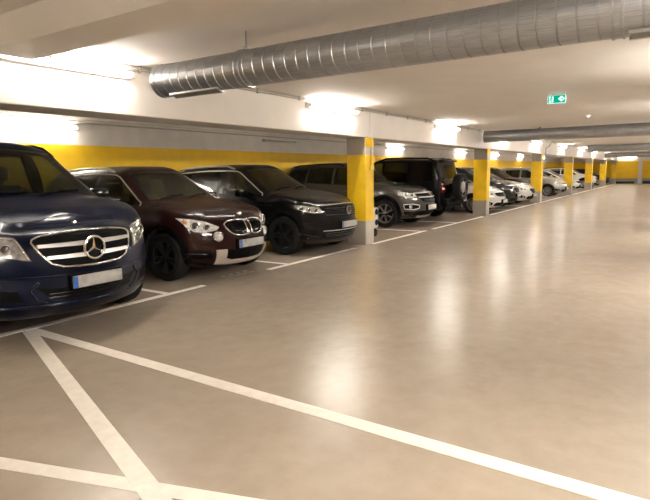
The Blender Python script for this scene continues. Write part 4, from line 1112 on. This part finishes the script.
# ------------------------------------------------------------------ ducts
def duct(x, z, r, y_end, label, y0=-0.62, collars=(), vents=(), pitch=0.115):
    R = empty('ventilation_duct', (x, y_end, z)); tag(R, label, 'duct', 'round steel ventilation ducts')
    n = 40; mb = MB(); ys = []; L = y_end - y0
    prof = [(0.0, r)]
    k = 0.06
    while k < L - 0.05:
        prof += [(k - 0.007, r), (k - 0.003, r - 0.006), (k + 0.003, r - 0.006), (k + 0.007, r)]; k += pitch
    prof.append((L, r))
    vs = []; fs = []
    m = len(prof)
    for j in range(n):
        a = 2 * PI * (j / n) + PI / 2
        for q, (yy, rr) in enumerate(prof):
            sh = pitch * (j / n - 0.5) * (0 if q in (0, m - 1) else 0.35)
            vs.append((rr * math.cos(a), -(yy + sh) if 0 < q < m - 1 else -yy, rr * math.sin(a)))
    for j in range(n):
        j2 = (j + 1) % n
        for q in range(m - 1): fs.append((j * m + q, j * m + q + 1, j2 * m + q + 1, j2 * m + q))
    mb.add(vs, fs)
    mb.build('pipe', M['steel'], R, angle=18)
    mb = MB(); mb.lathe([(0.0005, 0.0), (r + .004, 0.0), (r + .004, -0.05), (r - .004, -0.05), (r - 0.004, -0.012), (0.0005, -0.012)], n); mb.build('end_cap', M['steel'], R)
    for cy in collars:
        mb = MB(); h = cy - y_end
        mb.lathe([(r - .002, h - .035), (r + .010, h - .035), (r + .010, h - .022), (r + .005, h - .018), (r + .005, h + .018), (r + .010, h + .022), (r + .010, h + .035), (r - .002, h + .035)], n); c_ = mb.build('collar', M['steel'], R)
        mb = MB(); mb.tube([(0, h, r), (0, h, HC - z + 0.01)], 0.006, 6); mb.box((-.0, h, r + 0.02), (.03, .05, .03)); mb.build('hanger', M['steel_dull'], c_)
    for (va, vb, ang) in vents:
        a0, a1 = va - y_end, vb - y_end
        rot = Matrix.Rotation(ang, 3, 'Y')
        mb = MB()
        c = rot @ Vector((0, (a0 + a1) / 2, -(r + 0.008)))
        mb.box(c, (0.07, abs(a1 - a0), 0.024), mat=rot); v = mb.build('vent', M['steel_dull'], R, bevel=0.005)
        mb = MB()
        for sx in (-1, 1): mb.box(rot @ Vector((sx * 0.036, (a0 + a1) / 2, -(r + 0.012))), (0.014, abs(a1 - a0) + .02, 0.02), mat=rot)
        mb.build('vent_flange', M['alloy'], v)
    return R
duct(3.80, 2.43, 0.157, 4.44, 'nearest and largest looking ribbed steel duct crossing the ceiling', collars=(3.32, 0.38), vents=((4.24, 3.62, 0.3), (0.31, -0.3, 0.3)))
duct(16.95, 2.515, 0.172, 5.22, 'second steel duct, crossing behind the green exit sign', collars=(3.6,), pitch=0.2)
duct(31.4, 2.52, 0.17, 4.25, 'third steel duct, upper of the two far ones', pitch=0.3)
duct(48.0, 2.50, 0.20, 5.25, 'fourth steel duct, lowest in view before the end wall', pitch=0.4)

# ------------------------------------------------------------------ lamps
def lamp(x, y, z, ln, side, lit='tube', label=None, group=None):
    """tube batten fixed to a face; side = direction from the face into the room"""
    R = empty('tube_lamp', (x, y, z)); tag(R, label, 'lamp', group)
    mb = MB(); mb.box((0, side * 0.03, 0), (ln, 0.06, 0.085)); mb.build('mounting_tray', M['white_enamel'], R, bevel=0.008)
    mb = MB(); n = 10
    mb.lathe([(0.0005, -ln / 2 + .05), (0.019, -ln / 2 + .05), (0.019, ln / 2 - .05), (0.0005, ln / 2 - .05)], 12, 'x', (0, side * 0.105, -0.008))
    mb.build('tube', M[lit or 'tube_dim'], R)
    for sx in (-1, 1):
        mb = MB(); mb.box((sx * (ln / 2 - .03), side * 0.09, -0.006), (0.045, 0.09, 0.06)); mb.build('end_cap', M['white_enamel'], R, bevel=0.01)
    return R
where = ['behind the viewpoint', 'above the navy van, partly hidden by the cross beam', 'above the black SUV and left of the nearest pillar', 'above the black off-roader', 'behind the second duct', 'above the third pillar', 'just past the third pillar', 'above the fourth pillar', 'above the fifth pillar', 'above the sixth pillar', 'at the far end']
for x, wh in zip([-2.4, 3.30, 8.38, 14.0, 19.3, 24.4, 30.4, 36.6, 42.5, 49.7, 54.8], where):
    lamp(x, YB, 2.625, 1.62, -1, 'tube', 'glowing tube lamp on the beam, ' + wh, 'tube lamps along the beam')
wh2 = ['above the navy van roof', None, 'seen above the grey SUV', 'seen just left of the second pillar', 'first right of the second pillar', 'second right of the second pillar', 'at the far end']
for x, wh in zip([5.92, 13.5, 21.6, 29.9, 36.5, 43.2, 51.0], wh2):
    lamp(x, Y1, 2.49, 1.6, -1, 'tube' if wh else None, ('lit tube lamp high on the back wall, ' + wh) if wh else 'unlit tube lamp high on the back wall, left of the nearest pillar', 'tube lamps on the back wall')
end_lamp = lamp(X1, 4.6, 2.50, 1.62, -1, 'tube_end', 'glowing tube lamp high on the distant yellow end wall', 'tube lamps on the end wall')
end_lamp.rotation_euler = (0, 0, -PI / 2)
# fill lamps added on the beam's unseen bay side to brighten the back wall
for k in range(11):
    lamp(1.2 + 5.4 * k, YB + 0.56, 2.42, 1.62, 1, 'fill_bays', 'added fill lamp, unseen, on the bay side of the long beam', 'added fill lamps on the bay side of the beam')
# opposite side of the aisle, out of frame; its lamps are added fill light
mb = MB(); mb.box(((X0 + X1) / 2, -1.08, (2.185 + HC) / 2), (X1 - X0, 0.56, HC - 2.185)); struct(mb.build('beam_opposite', M['ceiling'], bevel=0.015, angle=20))
for k in range(11):
    lamp(-3.6 + 5.6 * k, -0.80, 2.60, 1.62, 1, 'fill_opp', 'added fill lamp, out of view, on the opposite beam across the aisle', 'added fill lamps on the opposite beam')


# conduits along the beam
R = empty('conduit_pipe', (3, YB, 2.70)); tag(R, 'thin twin conduit clipped along the top of the white beam', 'conduit')
for dz in (0, 0.028):
    mb = MB(); mb.tube([(-0.05, -0.026, dz), (14.0, -0.026, dz)], 0.010, 6); mb.build('pipe', M['grey_pipe'], R)
for k in range(14):
    mb = MB(); mb.box((0.2 + k * 1.05, -0.019, 0.014), (0.03, 0.036, 0.07)); mb.build('clip', M['grey_pipe'], R)
R = empty('conduit_pipe', (9.86, YB, 1.6)); tag(R, 'vertical conduit with a yellow switch box on the nearest pillar', 'conduit')
mb = MB(); mb.tube([(0, -0.014, 0.0), (0, -0.014, 0.5), (0, -0.014, 0.585)], 0.011, 6); mb.build('pipe', M['pillar_front'], R)
mb = MB(); mb.tube([(0, -0.014, 0.585), (0, -0.014, 1.08)], 0.010, 6); mb.build('upper_pipe', M['white_enamel'], R)
mb = MB(); mb.box((0, -0.03, -0.02), (0.10, 0.06, 0.10)); mb.build('switch_box', principled('yellow_plastic', (0.72, 0.50, 0.06), 0.4), R, bevel=0.01)
mb = MB(); mb.box((0, -0.064, -0.02), (0.04, 0.012, 0.05)); mb.build('switch', M['white_enamel'], R, bevel=0.003)
R = empty('conduit_pipe', (26.45, YB, 2.65)); tag(R, 'grey drop pipe bending off the beam beside the third pillar', 'conduit')
mb = MB(); mb.box((0.5, -.25, .075), (.04, .09, .05)); mb.build('hanger', M['steel_dull'], R); mb = MB(); mb.tube([(0.9, -0.25, 0.05), (0.15, -0.25, 0.05), (0.04, -0.24, 0.0), (0, -0.2, -0.12), (0, -0.06, -0.2), (0, -0.03, -1.0)], 0.03, 8); mb.build('pipe', M['grey_pipe'], R)

# smoke detector
R = empty('smoke_detector', (14.33, 1.98, HC)); tag(R, 'small round white smoke detector on the ceiling', 'detector')
mb = MB(); mb.lathe([(0.0005, 0.0), (0.075, 0.0), (0.075, -0.02), (0.055, -0.03), (0.05, -0.05), (0.0005, -0.055)], 20, 'z'); mb.build('housing', M['white_enamel'], R)
mb = MB(); mb.lathe([(0.0005, -0.05), (0.028, -0.05), (0.022, -0.068), (0.0005, -0.07)], 16, 'z'); mb.build('sensor_cap', M['grey_pipe'], R)

# exit sign
R = empty('exit_sign', (9.75, 1.83, 2.64), 0.0); tag(R, 'glowing green exit sign with a running figure, hung from the ceiling', 'sign'); R.scale = (1, 0.93, 0.77)
mb = MB(); mb.box((0.03, 0, 0), (0.045, 0.305, 0.172)); mb.build('housing', M['sign_white'], R, bevel=0.006)
mb = MB(); mb.box((0.0, 0, 0), (0.016, 0.285, 0.155)); pn = mb.build('panel', M['sign_green'], R)
mb = MB(); mb.box((-0.010, 0.085, -0.002), (0.006, 0.075, 0.125)); mb.build('doorway', M['sign_white'], pn)
mb = MB()
x = -0.015
mb.lathe([(0.0005, x - .002), (0.013, x - .002), (0.013, x + .002), (0.0005, x + .002)], 12, 'x', (0, 0.080, 0.045))
for a, b, w in [((.083, .03), (.090, -.008), .022), ((.090, -.008), (.070, -.03), .013), ((.070, -.03), (.076, -.058), .012), ((.090, -.008), (.108, -.03), .013), ((.108, -.03), (.122, -.028), .012), ((.083, .026), (.062, .012), .010), ((.085, .026), (.108, .012), .010)]:
    mb.bar((x, a[0], a[1]), (x, b[0], b[1]), w, 0.004, up=(1, 0, 0))
mb.build('running_figure', M['sign_green'], pn)
mb = MB(); c = (-0.010, -0.085, 0.0)
mb.add([(-.013, -.085, .062), (-.013, -.025, 0), (-.013, -.085, -.062), (-.013, -.145, 0), (-.006, -.085, .062), (-.006, -.025, 0), (-.006, -.085, -.062), (-.006, -.145, 0)], [(0, 1, 2, 3), (7, 6, 5, 4), (0, 4, 5, 1), (1, 5, 6, 2), (2, 6, 7, 3), (3, 7, 4, 0)])
mb.build('arrow_field', M['sign_white'], pn)
mb = MB(); x = -0.016
for a, b in [((-.065, 0), (-.11, 0)), ((-.11, 0), (-.093, .018)), ((-.11, 0), (-.093, -.018))]: mb.bar((x, a[0], a[1]), (x, b[0], b[1]), .009, .004, up=(1, 0, 0))
mb.build('arrow', M['sign_green'], pn)
for sy in (-.12, .12):
    mb = MB(); mb.tube([(0.03, sy, 0.09), (0.03, sy, 0.145)], 0.008, 6); mb.build('bracket', M['steel_dull'], R)

# ------------------------------------------------------------------ world, camera, colour
w = bpy.data.worlds.new('World'); SC.world = w; w.use_nodes = True
w.node_tree.nodes['Background'].inputs[0].default_value = (0.02, 0.02, 0.02, 1); w.node_tree.nodes['Background'].inputs[1].default_value = 0.0

f_px, cx, cy = 539.0, 325.0, 250.0
a1 = Vector((684 - cx, 167 - cy, f_px)).normalized()                 # aisle direction as seen by the camera
a2 = Vector((-500 - cx, 185 - cy, f_px)); a2 = (a2 - a1 * a2.dot(a1)).normalized()
a3 = a1.cross(a2)
cam = bpy.data.cameras.new('camera'); co = bpy.data.objects.new('camera', cam); COL.objects.link(co)
right = Vector((a1.x, a2.x, a3.x)); down = Vector((a1.y, a2.y, a3.y)); fwd = Vector((a1.z, a2.z, a3.z))
mt = Matrix((right, -down, -fwd)).transposed().to_4x4(); mt.translation = Vector((0, 0, 1.5))
co.matrix_world = mt
cam.sensor_width = 36; cam.lens = 36 * f_px / 650; cam.clip_start = 0.05
SC.camera = co
vs_ = SC.view_settings
vs_.view_transform = 'Standard'; vs_.look = 'None'; vs_.gamma = 1.0; vs_.use_curve_mapping = False
vs_.exposure = 2.0
SC.cycles.max_bounces = 8; SC.cycles.diffuse_bounces = 5; SC.cycles.glossy_bounces = 4; SC.cycles.transparent_max_bounces = 12
SC.cycles.use_denoising = True
SC.cycles.sample_clamp_indirect = 8.0
